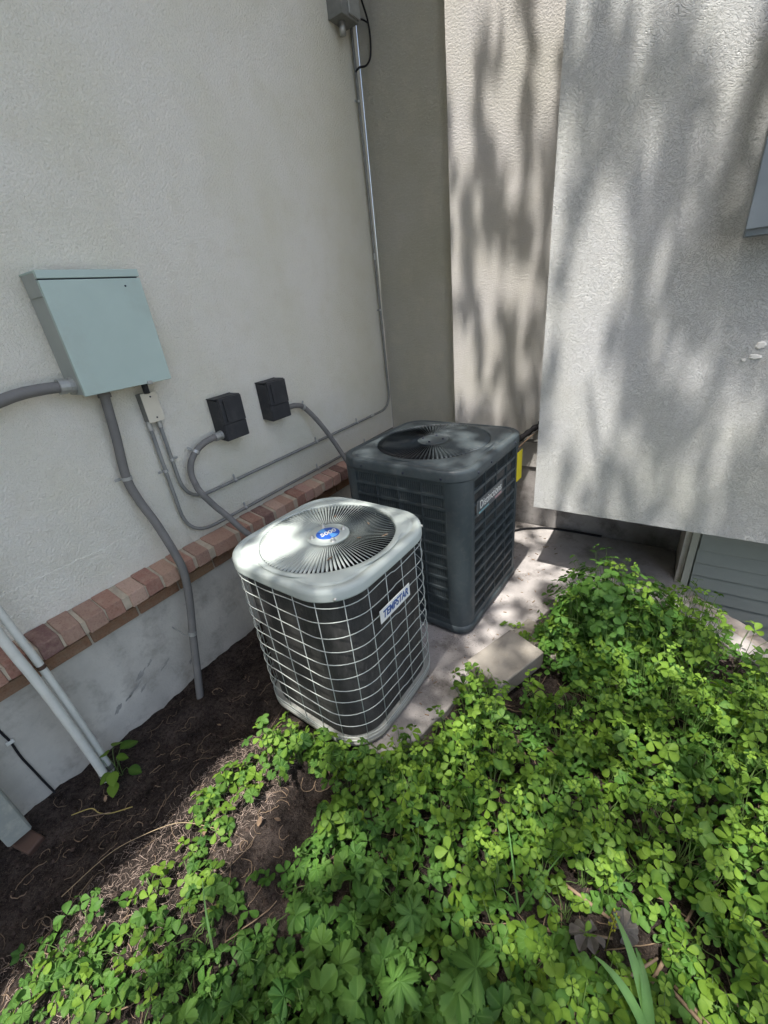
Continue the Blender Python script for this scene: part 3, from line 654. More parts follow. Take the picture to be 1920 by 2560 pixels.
# --- light grey unit
g = thing('air_conditioner', 'pale grey air conditioner with a wire cage in front of the dark unit', 'air conditioner', (0.890, 1.058, 0.15), -0.04, 'outdoor air conditioners')
GH, GR = 0.305, 0.155
mb = MB(); mb.rings([outline(GH + .002, GR, 0.014, bow=.012), outline(GH + .006, GR + .003, 0.017, bow=.012), outline(GH + .006, GR + .003, 0.031, bow=.012), outline(GH - .0, GR - .0, 0.037, bow=.012), outline(GH - .12, GR - .1, 0.037)], True, True, True); mb.build('base_pan', 'pan', g, True)
mb = MB(); mb.rings([outline(GH - .022, GR - .02, 0.044, bow=.012), outline(GH - .022, GR - .02, 0.752, bow=.012)]); mb.build('coil', 'coil', g, True)
mb = MB(); mb.rings([outline(GH - .06, GR - .05, 0.05), outline(GH - .06, GR - .05, 0.745)], True, True, False); mb.build('interior', 'void', g, True)
cap_part(g, 0.317, 0.166, 0.750, 0.796, 0.272, 'unit_grey', 0.012, 0.003)
vmesh = MB().tube([(0, 0, 0.045), (0, 0, 0.752)], 0.0017, 6).mesh('cage_wire', True); vmesh.materials.append(MAT['wire'])
# vertical wires spaced evenly along the perimeter
NP = 720; per = [Vector(rrect(GH + .002, GR, 2 * math.pi * k / NP, .012)) for k in range(NP)]
cum = [0.0]
for k in range(NP): cum.append(cum[-1] + (per[(k + 1) % NP] - per[k]).length)
NV = 22; off = 0.052
for i in range(NV):
    s = (off + cum[-1] * i / NV) % cum[-1]; k = next(q for q in range(NP) if cum[q + 1] > s)
    o = link('cage_wire', vmesh, None, g); o.location = (per[k].x, per[k].y, 0)
for i, zz in enumerate([0.050, 0.066, 0.136, 0.203, 0.268, 0.333, 0.397, 0.462, 0.527, 0.592, 0.657, 0.722, 0.748]):
    pts = []
    for k in range(96):
        x, yv = rrect(GH + .0055, GR + .003, 2 * math.pi * k / 96, .012); pts.append((x, yv, zz + 0.0035 * math.sin(k * .37 + i * 2.1) * (i not in (0, 12))))
    MB().tube(pts, 0.0017, 6, loop=True).build('cage_wire', 'wire', g, True)
blades(g, 104, 0.084, 0.270, 0.7965, R(33), 'unit_grey', ratio=0.80)
mb = MB(); mb.lathe([(0, .8005), (.078, .8005), (.0845, .7985), (.087, .796), (.087, .79), (0, .79)], n=48); mb.build('hub_plate', 'unit_grey', g, True)
bd = MB(); bd.lathe([(0, .8025), (.046, .8025), (.0475, .8015), (.0475, .8)], n=48); bdg = bd.build('badge', 'blue', g, True)
for a0 in (-25, 155):
    mb = MB(); n = 14; mb.add([(0, 0, .8029)] + [(.0445 * math.cos(R(a0 + 48 * k / n)), .0445 * math.sin(R(a0 + 48 * k / n)), .8029) for k in range(n + 1)], [tuple(range(n + 2))]); mb.build('badge_wedge', 'lightblue', bdg)
text_mesh('badge_number', '5000', 0.036, 'white', bdg, Matrix.Translation((0, 0, .8033)) @ Matrix.Rotation(R(74), 4, 'Z'), 0.2, 0.0009, 1.0)
for a in (20, 110, 200, 290):
    mb = MB(); mb.lathe([(0, .813), (.006, .8125), (.0085, .808), (.009, .801), (.0125, .8006), (.0125, .798)], (.066 * math.cos(R(a + 40)), .066 * math.sin(R(a + 40))), 10); mb.build('hub_bolt', 'steel', g, True)
fan(g, 0.26, 0.70, 0.4)
for a in (-0.785, 0.785, 2.356, -2.356):
    x, yv = rrect(0.3185, 0.166, a, .012); d = Vector((x, yv, 0)).normalized(); c = Vector((x, yv, 0.762)); mb = MB(); mb.cyl(c - d * .002, c + d * .006, 0.006, 8); mb.build('screw', 'steel', g, True)
# TEMPSTAR plate on the right face
fm = Matrix.Translation((GH * 1.012 + .0115, -0.02, 0.588)) @ Matrix.Rotation(R(90), 4, 'Z') @ Matrix.Rotation(R(90), 4, 'X')
mb = MB(); mb.box(-0.098, 0.098, -0.029, 0.029, -0.003, 0.0); lb = mb.build('name_plate', 'white', g, bevel=0.001); lb.matrix_local = fm
text_mesh('lettering', 'TEMPSTAR', 0.044, 'ink', lb, Matrix.Translation((0, 0, .0006)), 0.22, 0.0013, 0.80)

# --- charcoal unit
b = thing('air_conditioner', 'charcoal air conditioner with louvred sides standing at the back', 'air conditioner', (0.932, 1.905, 0.15), -0.05, 'outdoor air conditioners')
BH, BR = 0.354, 0.075
mb = MB(); mb.rings([outline(BH + .001, BR, 0.012), outline(BH + .005, BR, 0.016), outline(BH + .005, BR, 0.055), outline(BH - .02, BR - .02, 0.058), outline(BH - .12, BR - .06, 0.058)], True, True, True); mb.build('base_pan', 'unit_dark', b, True)
mb = MB(); mb.rings([outline(BH - .032, BR - .03, 0.05), outline(BH - .032, BR - .03, 0.875)], True, True, True); mb.build('coil', 'void', b, True)
cap_part(b, 0.368, 0.128, 0.868, 0.922, 0.296, 'unit_dark', 0.0, 0.006)
blades(b, 84, 0.082, 0.294, 0.926, R(-38), 'unit_dark', swirl=0.0, ratio=0.86, dome=0.004)
mb = MB(); mb.lathe([(0, .9345), (.07, .9345), (.078, .932), (.084, .929), (.085, .918), (0, .918)], n=48); mb.build('hub_plate', 'unit_dark', b, True)
for a in (10, 100, 190, 280):
    mb = MB(); mb.lathe([(0, .941), (.005, .9405), (.0065, .934)], (.055 * math.cos(R(a)), .055 * math.sin(R(a))), 8); mb.build('hub_bolt', 'gap', b, True)
fan(b, 0.28, 0.82, 0.4)
# corner posts (rounded), front-right one is wide
arc = lambda h, r, a0, a1, n: [rrect(h, r, R(a0 + (a1 - a0) * k / n)) for k in range(n + 1)]
PW = 0.262      # half width of the louvred field
a_in = math.degrees(math.atan2(PW, BH))
for q in range(4):
    pts = arc(BH, BR, a_in + 90 * q, 90 - a_in + 90 * q, 16); inn = [(x * .955, yv * .955) for x, yv in pts]
    mb = MB(); mb.rings([[(x, yv, 0.056) for x, yv in pts], [(x, yv, 0.869) for x, yv in pts]], False); mb.rings([[(x, yv, 0.056) for x, yv in inn], [(x, yv, 0.869) for x, yv in inn]], False)
    for e in (0, -1): mb.add([(*pts[e], .056), (*pts[e], .869), (*inn[e], .869), (*inn[e], .056)], [(0, 1, 2, 3)])
    mb.build('corner_post', 'unit_dark', b, True)
NR = 12; z0r, z1r = 0.088, 0.862; pitch = (z1r - z0r) / NR; NF = 44
# one louvred row: a plain band and the stamped fins under it, facing -y
mb = MB(); bh = 0.0145
mb.box(-PW, PW, -BH + .001, -BH + .014, pitch - bh, pitch)
for k in range(NF + 1):
    x = -PW + 2 * PW * k / NF
    mb.box(x - .0013, x + .0013, -BH + .006, -BH + .007, 0, pitch - bh)
    if k < NF:      # tilted, rounded louvre
        hw = .0034; ca, sa = math.cos(R(19)), math.sin(R(19)); xc = x + PW / NF; yc = -BH + .0085
        prof = [(0.0, .25), (.0035, .8), (.008, 1.0), (pitch - bh - .008, 1.0), (pitch - bh - .0035, .8), (pitch - bh, .25)]
        g_ = [[(xc - hw * q * ca, yc - hw * q * sa, zz), (xc + hw * q * ca, yc + hw * q * sa, zz)] for zz, q in prof]
        mb.rings(g_, False)
row_me = mb.mesh('louvre_row'); row_me.materials.append(MAT['unit_dark'])
mb = MB(); mb.box(-PW, PW, -BH + .001, -BH + .014, z0r - .034, z0r); mb.box(-PW, PW, -BH + .001, -BH + .014, z1r, z1r + .008)
for xx in (-PW * .5, 0.0, PW * .5): mb.box(xx - .002, xx + .002, -BH - .0005, -BH + .012, z0r, z1r)
mb.box(-PW - .0, -PW + .006, -BH - .001, -BH + .014, z0r, z1r); mb.box(PW - .006, PW, -BH - .001, -BH + .014, z0r, z1r)
frm_me = mb.mesh('panel_frame'); frm_me.materials.append(MAT['unit_dark'])
for q in range(4):
    o = link('panel_frame', frm_me, None, b); o.rotation_euler = (0, 0, q * math.pi / 2)
    for k in range(NR):
        o = link('louvre_row', row_me, None, b); o.location = (0, 0, z0r + k * pitch); o.rotation_euler = (0, 0, q * math.pi / 2)
fm = Matrix.Translation((BH + .006, -0.085, 0.700)) @ Matrix.Rotation(R(90), 4, 'Z') @ Matrix.Rotation(R(90), 4, 'X')
mb = MB(); mb.box(-0.150, 0.150, -0.040, 0.040, -0.005, 0.0); lb = mb.build('name_plate', 'badge', b, bevel=0.004); lb.matrix_local = fm
text_mesh('lettering', 'Distinctions', 0.058, 'white', lb, Matrix.Translation((0.005, 0.008, .0006)), 0.0, 0.0002, 0.92)
mb = MB(); mb.box(-0.132, -0.02, -0.031, -0.024, 0.0, .0007); mb.build('badge_stripe', 'teal', lb)
mb = MB(); mb.box(0.055, 0.135, -0.031, -0.022, 0.0, .0007); mb.build('badge_stripe', 'pink', lb)
mb = MB(); mb.box(BH + .001, BH + .0025, 0.275, 0.352, 0.635, 0.805); mb.build('energy_label', 'yellow', b)
for (x, yv) in ((-0.2, -0.369), (0.05, -0.369), (0.25, -0.368)):
    mb = MB(); mb.cyl((x, yv + .004, .888), (x, yv - .004, .888), .0055, 8); mb.build('screw', 'gap', b, True)
for yv in (-0.24, -0.1, 0.2):
    mb = MB(); mb.cyl((.365, yv, .888), (.372, yv, .888), .0055, 8); mb.build('screw', 'gap', b, True)

# lines behind the charcoal unit
hp = thing('wall_pipe', 'straight grey pipe low across the wall behind the charcoal unit', 'pipe')
MB().tube([(0.9, 2.842, 0.80), (2.12, 2.842, 0.806)], 0.0115, 12).build('pipe', 'emt', hp, True)
ins = thing('insulated_line', 'black foam covered refrigerant line entering the wall behind the bay', 'pipe')
MB().tube(smooth_path([(1.02, 2.42, 0.60), (1.05, 2.60, 0.70), (1.10, 2.74, 0.80), (1.16, 2.80, 0.855), (1.215, 2.83, 0.90), (1.26, 2.858, 0.91), (1.30, 2.90, 0.91)], 6), [0.019 + 0.003 * math.sin(i * 1.7) for i in range(37)], 12).build('foam_sleeve', 'rubber', ins, True)
mb = MB(); mb.tube([(1.232, 2.845, .905), (1.255, 2.861, .905)], [.034, .04], 12); mb.build('sealant', 'rubber', ins, True)
MB().tube(smooth_path([(1.05, 2.50, 0.66), (1.12, 2.74, 0.765), (1.19, 2.80, 0.84), (1.235, 2.85, 0.88)], 6), 0.0035, 6).build('control_wire', 'dryleaf', ins, True)
hs = thing('ground_hose', 'thin black hose lying on the pad behind the charcoal unit', 'hose')
MB().tube(smooth_path([(0.9, 2.60, 0.157), (1.06, 2.65, 0.157), (1.14, 2.695, 0.158), (1.19, 2.745, 0.158), (1.26, 2.785, 0.158), (1.33, 2.82, 0.158), (1.46, 2.84, 0.158), (1.7, 2.845, 0.158)], 7), 0.008, 8).build('hose', 'rubber', hs, True)

# paver blocks at the edge of the pad
def block(label, c, rz, z, sx, sy, h):
    t = MB(); n = 5
    t.box(-sx / 2, sx / 2, -sy / 2, sy / 2, 0, h); o = t.build('paver_block', 'block', None, bevel=0.008, seg=3); o.location = (c[0], c[1], z); o.rotation_euler = (R(1.5), R(-1), rz)
    return tag(o, label, 'concrete block', 'loose concrete blocks by the pad')
block('worn concrete block lying in the open at the pad corner', (1.503, 1.434), R(68), 0.142, 0.305, 0.195, 0.095)
block('concrete block half buried under the leafy shrub', (1.625, 1.685), R(-19), 0.085, 0.31, 0.16, 0.085)

# ------------------------------------------------------------------ plants
def tint_attr(me, vals):
    a = me.attributes.new('tint', 'FLOAT_COLOR', 'POINT'); a.data.foreach_set('color', np.asarray(vals, np.float32).reshape(-1))
def leaflet(L, W, prof, fold, droop, ang=0.0, off=0.0, lift=0.0, serr=0.0):
    vs = []; tn = []; ca, sa = math.cos(ang), math.sin(ang)
    for i, (t, wv) in enumerate(prof):
        yv = off + L * t; zm = -droop * L * t * t + lift * t * L
        for sx in (-1, 0, 1):
            q = W * wv * .5 * (1 + (serr if i % 2 else -serr))
            x = sx * q; z = zm + (fold * q if sx else 0)
            vs.append((x * ca - yv * sa, x * sa + yv * ca, z)); tn.append((0.45 if sx else 0.55, 0.0 if sx else 0.55, 0, 1))
    fs = []
    for i in range(len(prof) - 1):
        a = 3 * i; fs += [(a, a + 1, a + 4, a + 3), (a + 1, a + 2, a + 5, a + 4)]
    return vs, fs, tn
OBO = [(0, .06), (.12, .25), (.35, .68), (.58, .96), (.76, 1.0), (.90, .78), (1.0, .30)]
OVA = [(0, .10), (.12, .62), (.30, .98), (.5, 1.0), (.72, .74), (.9, .34), (1.0, .04)]
def join(parts):
    V, Fc, T = [], [], []
    for v, f, t in parts:
        o = len(V); V += v; Fc += [tuple(i + o for i in q) for q in f]; T += t
    return V, Fc, T
def tri_leaf(seed, prof=OBO, serr=0.0):
    r_ = random.Random(seed); ps = []
    for a in (0, 1, -1):
        L = 0.036 * r_.uniform(.88, 1.12) * (1.08 if a == 0 else 1)
        ps.append(leaflet(L, L * r_.uniform(.66, .80), prof, r_.uniform(.10, .42), r_.uniform(.0, .35), a * R(r_.uniform(62, 92)), 0.003, r_.uniform(-.1, .3), serr))
    return join(ps)
def palm_leaf(seed, lobes=5, depth=.35, teeth=3, tooth=.10, cup=.10, span=300):
    r_ = random.Random(seed); n = lobes * 12; Rr = 0.04
    rows = (0.0, .30, .62, .86, 1.0); vs = []; tn = []
    lobe_len = [1 - .18 * abs((i - (lobes - 1) / 2) / ((lobes - 1) / 2)) + r_.uniform(-.06, .06) for i in range(lobes)]
    ws = [r_.uniform(-1, 1) for _ in range(4)]
    for q in rows:
        for i in range(n + 1):
            u = i / n; a = R(-span / 2 + span * u); ph = (u * lobes) % 1.0; li = min(lobes - 1, int(u * lobes))
            e = abs(ph - .5) * 2; rr_ = lobe_len[li] * (1 - depth * (e ** (3.2 if depth < .4 else 1.9)))
            tt = (ph * teeth * 2) % 1.0
            rr_ *= 1 - tooth * (.5 - .5 * math.cos((tt - .5) * 2 * math.pi)) * q ** 4
            rad = Rr * rr_ * q; z = cup * Rr * q * (1 - .9 * (1 - e) * 1.2) - .22 * Rr * q * q + Rr * .10 * q * q * (ws[0] * math.sin(2 * a) + ws[1] * math.cos(3 * a))
            vs.append((rad * math.sin(a), rad * math.cos(a), z))
            tn.append((.38 + .22 * (1 - e) + .06 * q, max(0, 1 - e * 5) * .75 * (1 - .4 * q), 0, 1))
    fs = []
    for k in range(len(rows) - 1):
        for i in range(n):
            a = k * (n + 1) + i
            fs.append((a, a + 1, a + n + 2, a + n + 1))
    return vs, fs, tn
def leaf_mesh(name, data, mat):
    me = bpy.data.meshes.new(name); me.from_pydata(data[0], [], data[1]); me.shade_smooth(); tint_attr(me, data[2]); me.materials.append(MAT[mat]); return me
TRI_D = [tri_leaf(i) for i in range(6)]; OVA_D = [tri_leaf(20 + i, OVA, .06) for i in range(3)]
PALM_D = [palm_leaf(i, 5, .26, 3, .11, .26) for i in range(4)] + [palm_leaf(9, 3, .32, 4, .10, .22, 265), palm_leaf(10, 7, .18, 2, .10, .24, 320)]
DEEP_D = [palm_leaf(30 + i, 5, .62, 3, .20, .10, 290) for i in range(3)]
TRI = [leaf_mesh('leaf', d, 'tri') for d in TRI_D + OVA_D[:2]]; TRIB = [leaf_mesh('leaf', d, 'tri_b') for d in TRI_D + OVA_D]
TIP = [leaf_mesh('leaf', d, 'tip') for d in TRI_D[:4]]
PALM = [leaf_mesh('leaf', d, 'palm') for d in PALM_D]; DEEP = [leaf_mesh('leaf', d, 'palm') for d in DEEP_D]
def leaf_matrix(pos, yaw, tilt, tdir, s):
    ax = Vector((-math.sin(tdir), math.cos(tdir), 0))      # tilt the leaf towards tdir
    return Matrix.Translation(pos) @ Matrix.Rotation(tilt, 4, ax) @ Matrix.Rotation(yaw, 4, 'Z') @ Matrix.Diagonal((s, s, s, 1))
def stems(root, base, tips, r=0.0011):
    mb = MB()
    for tp in tips:
        b0 = Vector(base) + Vector((random.uniform(-.01, .01), random.uniform(-.01, .01), -.01)); e = Vector(tp)
        mid = b0.lerp(e, .55) + Vector((0, 0, .12 * (e - b0).length)) + Vector((random.uniform(-.012, .012), random.uniform(-.012, .012), 0))
        mb.tube([b0, b0.lerp(mid, .5) + Vector((0, 0, .01)), mid, mid.lerp(e, .5) + Vector((0, 0, .006)), e], [r * 1.5, r * 1.3, r * 1.1, r, r * .8], 4, False)
    return mb.build('stem', 'stem', root, True)
def plant(name, label, cat, group, base, tips, meshes, tips_n=0, hh=0.1):
    root = thing(name, label, cat, base, 0, group); b0 = Vector(base); loc = []
    for (p, yaw, tilt, td, s) in tips:
        q = Vector(p) - b0; loc.append(q)
        o = link('leaf', random.choice(meshes), None, root); o.matrix_local = leaf_matrix(q, yaw, tilt, td, s)
    for k in range(tips_n):      # pale new growth at the top
        q = Vector((random.uniform(-.05, .05), random.uniform(-.05, .05), hh * random.uniform(.95, 1.05) + random.uniform(0, .03))); loc.append(q)
        for j in range(2):
            o = link('leaf', random.choice(TIP), None, root); o.matrix_local = leaf_matrix(q + Vector((0, 0, -.008 * j)), random.uniform(0, 6.28), random.uniform(.1, .8), random.uniform(0, 6.28), random.uniform(.26, .42) + .12 * j)
    stems(root, (0, 0, 0), loc)
    return root
REGION = [(0.50, -0.45), (0.62, -0.10), (0.82, 0.05), (0.98, 0.20), (1.14, 0.30), (1.20, 0.52), (1.24, 0.68), (1.34, 0.80), (1.40, 0.98), (1.40, 1.27), (1.56, 1.22), (1.66, 1.42), (1.62, 1.56), (1.56, 1.75), (1.72, 2.0), (1.95, 2.05), (2.14, 2.16),
          (2.42, 1.92), (2.75, 1.62), (3.0, 1.3), (2.9, 0.5), (2.2, 0.1), (1.7, -0.25), (1.1, -0.55)]
def canopy_h(x, y):
    h = 0.075 + 0.05 * float(VN[4](x * 4, y * 4)) + 0.07 * float(sstep(1.0, 1.5, x))
    h += 0.30 * math.exp(-(((x - 1.87) / .24) ** 2 + ((y - 1.83) / .26) ** 2)) + 0.09 * math.exp(-(((x - 1.52) / .12) ** 2 + ((y - 1.02) / .18) ** 2)) + 0.10 * math.exp(-(((x - 2.3) / .3) ** 2 + ((y - 1.2) / .3) ** 2))
    h += 0.16 * math.exp(-(((x - 2.28) / .22) ** 2 + ((y - 1.80) / .2) ** 2)) + 0.10 * math.exp(-(((x - 2.62) / .25) ** 2 + ((y - 1.5) / .2) ** 2)) + .15 * (float(VN[0](x * 6 + 5, y * 6)) - .5)
    h -= 0.07 * math.exp(-(((x - 1.72) / .10) ** 2 + ((y - 1.42) / .10) ** 2)) + 0.07 * math.exp(-(((x - 2.05) / .12) ** 2 + ((y - 0.66) / .09) ** 2))
    return max(.03, h)
def in_view(x, y, z):
    q = [sum(CR[i][k] * (x, y, z - 1.755)[k] if k != 0 else CR[i][0] * (x - 1.95) for k in range(3)) for i in range(3)]
    if q[2] < .1: return False
    u, v = 960 + 1050.8 * q[0] / q[2], 1280 + 1050.8 * q[1] / q[2]
    return -220 < u < 2140 and -100 < v < 2780
def fill_ok(x, y): return random.random() < .22 + .78 * float(sstep(.95, 1.65, x + .3 * y))
def sample(n, poly, mind, ok=lambda x, y: True, tries=40000):
    xsn = [p[0] for p in poly]; ysn = [p[1] for p in poly]; out = []
    for _ in range(tries):
        if len(out) >= n: break
        x = random.uniform(min(xsn), max(xsn)); yv = random.uniform(min(ysn), max(ysn))
        if not inpoly(poly, x, yv) or not ok(x, yv): continue
        if any((x - a) ** 2 + (yv - c) ** 2 < mind * mind for a, c in out): continue
        out.append((x, yv))
    return out
def palm_share(x, y):      # lobed leaves dominate the near-left, small leaflets the far-right
    v = 1.75 * y + 0.75 * (x - 1.5)
    return float(1 - sstep(0.45, 1.45, v)) * .95 + .06
def bare(x, y):
    if ((x - 1.72) / .09) ** 2 + ((y - 1.40) / .09) ** 2 < 1: return True
    if ((x - 1.52) / .16) ** 2 + ((y - 1.44) / .22) ** 2 < 1: return True
    if ((x - 2.06) / .10) ** 2 + ((y - 0.66) / .07) ** 2 < 1: return True
    return False
def make_tips(x, y, zb, n, rad, h, smin, smax, out_tilt, hmin=.55):
    tips = []
    for k in range(n):
        a = random.uniform(0, 2 * math.pi); d = rad * math.sqrt(random.random())
        px, py = x + d * math.cos(a), y + d * math.sin(a)
        pz = zb + h * random.uniform(hmin, 1.0) * (1 - .25 * (d / rad) ** 2)
        tips.append(((px, py, pz), random.uniform(0, 6.28), random.uniform(.1, out_tilt) + .25 * d / rad, a + random.uniform(-.9, .9), random.uniform(smin, smax)))
    return tips
VIEWOK = lambda x, y: in_view(x, y, .25) and not bare(x, y)
ZONES = [(lambda x, y: y < .28 and x < 1.35, 'at the lower left end of the bed'), (lambda x, y: y < .42 and x < 1.75, 'along the bottom edge of the picture'), (lambda x, y: y < .72 and x < 2.0, 'in the middle of the bed'),
         (lambda x, y: x < 1.62 and y < 1.3, 'beside the concrete pad and its loose block'), (lambda x, y: y > 1.3 and x < 2.12, 'at the foot of the tall shrub'), (lambda x, y: y < .9, 'at the lower right corner'), (lambda x, y: True, 'along the right edge below the shrub')]
def zone(x, y): return next(t for f, t in ZONES if f(x, y))
def density(x, y):      # clumps and gaps
    return .30 + 1.1 * float(VN[2](x * 5.5 + 2, y * 5.5)) - .52 * float(1 - sstep(.80, 1.65, x + .3 * y)) - .18 * float(1 - sstep(.3, .8, y))
pts = sample(270, REGION, 0.062, lambda x, y: VIEWOK(x, y) and random.random() < max(0.02, density(x, y)) ** 1.5)
for (x, y) in pts:
    zb = float(soil_h(x, y)); h = canopy_h(x, y) * random.uniform(.7, 1.25); zn = zone(x, y); near = float(1 - sstep(.3, .8, y)) * float(sstep(1.0, 1.5, x)); sm = .62 + .38 * float(sstep(.9, 1.45, x))
    if random.random() < palm_share(x, y):
        plant('lobed_weed', 'low weed with scalloped round lobed leaves ' + zn, 'weed', 'lobed leaf weeds ' + zn, (x, y, zb), make_tips(x, y, zb, random.randint(5, 8), .085, h, (.5 + .1 * near) * sm, (1.1 + .5 * near) * sm, .9, .3), PALM[:] if random.random() < .85 else DEEP)
    else:
        plant('trefoil_weed', 'bushy weed with small three part leaves ' + zn, 'weed', 'three part leaf weeds ' + zn, (x, y, zb), make_tips(x, y, zb, random.randint(9, 13), .072, h * 1.15, .42, .98, 1.0, .25), TRI, tips_n=random.randint(0, 2), hh=h)
# the mound behind: one shrub
sx, sy = 1.86, 1.82; szb = float(soil_h(sx, sy)); tips = []
while len(tips) < 300:
    a = random.uniform(0, 6.283); el = math.asin(random.uniform(.05, 1)); rr_ = random.uniform(.82, 1.04) * (1 + .16 * math.sin(3 * a + 1) + .10 * math.sin(7 * a + el * 5))
    p = (sx + .30 * rr_ * math.cos(a) * math.cos(el), sy + .31 * rr_ * math.sin(a) * math.cos(el), szb + .05 + .38 * rr_ * math.sin(el))
    tips.append((p, random.uniform(0, 6.28), random.uniform(.1, .5) + .55 * math.cos(el), a + random.uniform(-.7, .7), random.uniform(.62, 1.2)))
shrub = plant('leafy_shrub', 'tallest mounded green shrub growing between the pad and the siding', 'shrub', None, (sx, sy, szb), tips, TRIB)
def scatter_mesh(name, items, datas, mat, parent=None, tint_rng=(-.35, .5)):
    V, Fs, T = [], [], []; o = 0; D = [(np.array(d[0]), d[1], np.array(d[2])) for d in datas]
    for (p, yaw, tilt, td, s) in items:
        v, f, t = random.choice(D); m = np.array(leaf_matrix(Vector(p), yaw, tilt, td, s))
        V.append(v @ m[:3, :3].T + m[:3, 3]); tt = t.copy(); tt[:, 0] = np.clip(tt[:, 0] * .6 + random.uniform(*tint_rng) + .25, 0, 1.6); T.append(tt)
        Fs += [tuple(i + o for i in q) for q in f]; o += len(v)
    me = bpy.data.meshes.new(name); me.from_pydata(np.concatenate(V).tolist(), [], Fs); me.shade_smooth(); tint_attr(me, np.concatenate(T))
    return link(name, me, mat, parent)
inner = []
for _ in range(520):
    a = random.uniform(0, 6.283); el = math.asin(random.uniform(.0, 1)); rr_ = random.uniform(.45, .92)
    inner.append(((.26 * rr_ * math.cos(a) * math.cos(el), .28 * rr_ * math.sin(a) * math.cos(el), .03 + .35 * rr_ * math.sin(el)), random.uniform(0, 6.28), random.uniform(.1, .9), a, random.uniform(.55, 1.05)))
tag(scatter_mesh('foliage', inner, TRI_D, 'tri_b', shrub), kind='stuff')
# fill of small leaves between the individual weeds
fill = []
for (x, y) in sample(1950, REGION, 0.0, lambda x, y: in_view(x, y, .2) and not bare(x, y) and fill_ok(x, y)):
    zb = float(soil_h(x, y)); fill.append(((x, y, zb + canopy_h(x, y) * random.uniform(.1, .6)), random.uniform(0, 6.28), random.uniform(0, .8), random.uniform(0, 6.28), random.uniform(.45, .95)))
tag(scatter_mesh('ground_cover', fill, TRI_D + PALM_D[:2] + OVA_D, 'tri_b'), 'dense low green leaves filling in between the larger weeds', kind='stuff')
# sparse weeds on the bare soil left of the planting
SPARSE = [(0.60, -0.25), (0.80, 0.02), (0.76, 0.18), (0.68, 0.42), (0.74, 0.56), (0.86, 0.66), (1.02, 0.69), (1.16, 0.68), (1.20, 0.6), (1.05, 0.56), (0.93, 0.45), (0.90, 0.28), (1.05, 0.18), (1.0, -0.1), (0.8, -0.35)]
for i, (x, y) in enumerate(sample(26, SPARSE, 0.06)):
    zb = float(soil_h(x, y)); up = .07 + .12 * float(sstep(.35, .6, y))
    plant('sparse_weed', 'thin stalked weed standing apart on the bare soil', 'weed', 'scattered weeds on the bare soil', (x, y, zb), make_tips(x, y, zb, random.randint(5, 9), .06, up, .45, .9, .6, .35), PALM + TRI)
for (x, y) in ((.82, .60), (.87, .655), (.93, .63), (.98, .675), (1.04, .65), (1.09, .68), (1.14, .66), (1.19, .70), (1.245, .715), (1.285, .745), (1.32, .82), (.78, .50), (.74, .40), (.70, .30)):
    zb = float(soil_h(x, y)); tl = y > .55
    plant('tall_weed', 'leggy green weed rising in front of the pale unit' if tl else 'low green weed on the sunlit strip of soil', 'weed', 'leggy weeds at the foot of the pale unit' if tl else 'weeds on the sunlit soil', (x, y, zb), make_tips(x, y, zb, 13 if tl else 9,   .055, .21 if tl else .10, .5, 1.0, .7, .25), TRI + PALM[:3])
# single plants
def special(name, label, base, n, rad, h, smin, smax, meshes, tilt=.5, hmin=.5):
    x, y = base; zb = float(soil_h(x, y)); return plant(name, label, 'plant', None, (x, y, zb), make_tips(x, y, zb, n, rad, h, smin, smax, tilt, hmin), meshes)
special('sunlit_sprig', 'bright yellow green sprig catching sun beside the bare soil', (1.24, 0.50), 24, .055, .20, .6, 1.0, TRI, .6, .25)
special('broad_weed', 'silvery green weed with broad scalloped leaves at the pad corner', (1.31, 0.69), 4, .05, .10, 1.2, 1.6, PALM[:4])
special('deep_lobed_plant', 'large leaf cut into deep pointed lobes at the bottom centre', (1.79, 0.385), 1, .01, .21, 2.1, 2.15, DEEP[:1], .15, 1)
special('deep_lobed_plant', 'deeply cut leaves low at the bottom beside the larger one', (1.66, 0.255), 3, .06, .18, 1.5, 1.8, DEEP[1:], .3, .8)
special('trailing_sprig', 'leafy sprig trailing over the pad at the left of the shrub', (1.50, 1.72), 14, .10, .10, .5, .8, TRI, .6, .5)
# seedling with plain oval leaves by the white pipes
sdl = thing('seedling', 'small seedling with plain oval leaves at the foot of the white pipes', 'plant', (0.195, 0.212, 0.0)); lc_ = []
od = leaflet(0.060, 0.050, OVA, .12, .25); ome = leaf_mesh('leaf', od, 'tri')
for k, (dx, dy, dz, s) in enumerate(((-.075, -.02, .10, 1.0), (-.03, .05, .15, .9), (.0, .07, .13, 1.25), (.02, .03, .12, .8), (.065, .045, .05, .95), (.03, -.02, .075, 1.0), (.0, -.03, .06, .85), (.055, -.045, .04, .95), (-.02, .0, .14, .8))):
    a = math.atan2(dy, dx); o = link('leaf', ome, None, sdl); o.matrix_local = leaf_matrix(Vector((dx * .7, dy * .7, dz)), a - math.pi / 2, random.uniform(.1, .45), a, s); lc_.append((dx * .7, dy * .7, dz))
stems(sdl, (0, 0, 0), lc_)
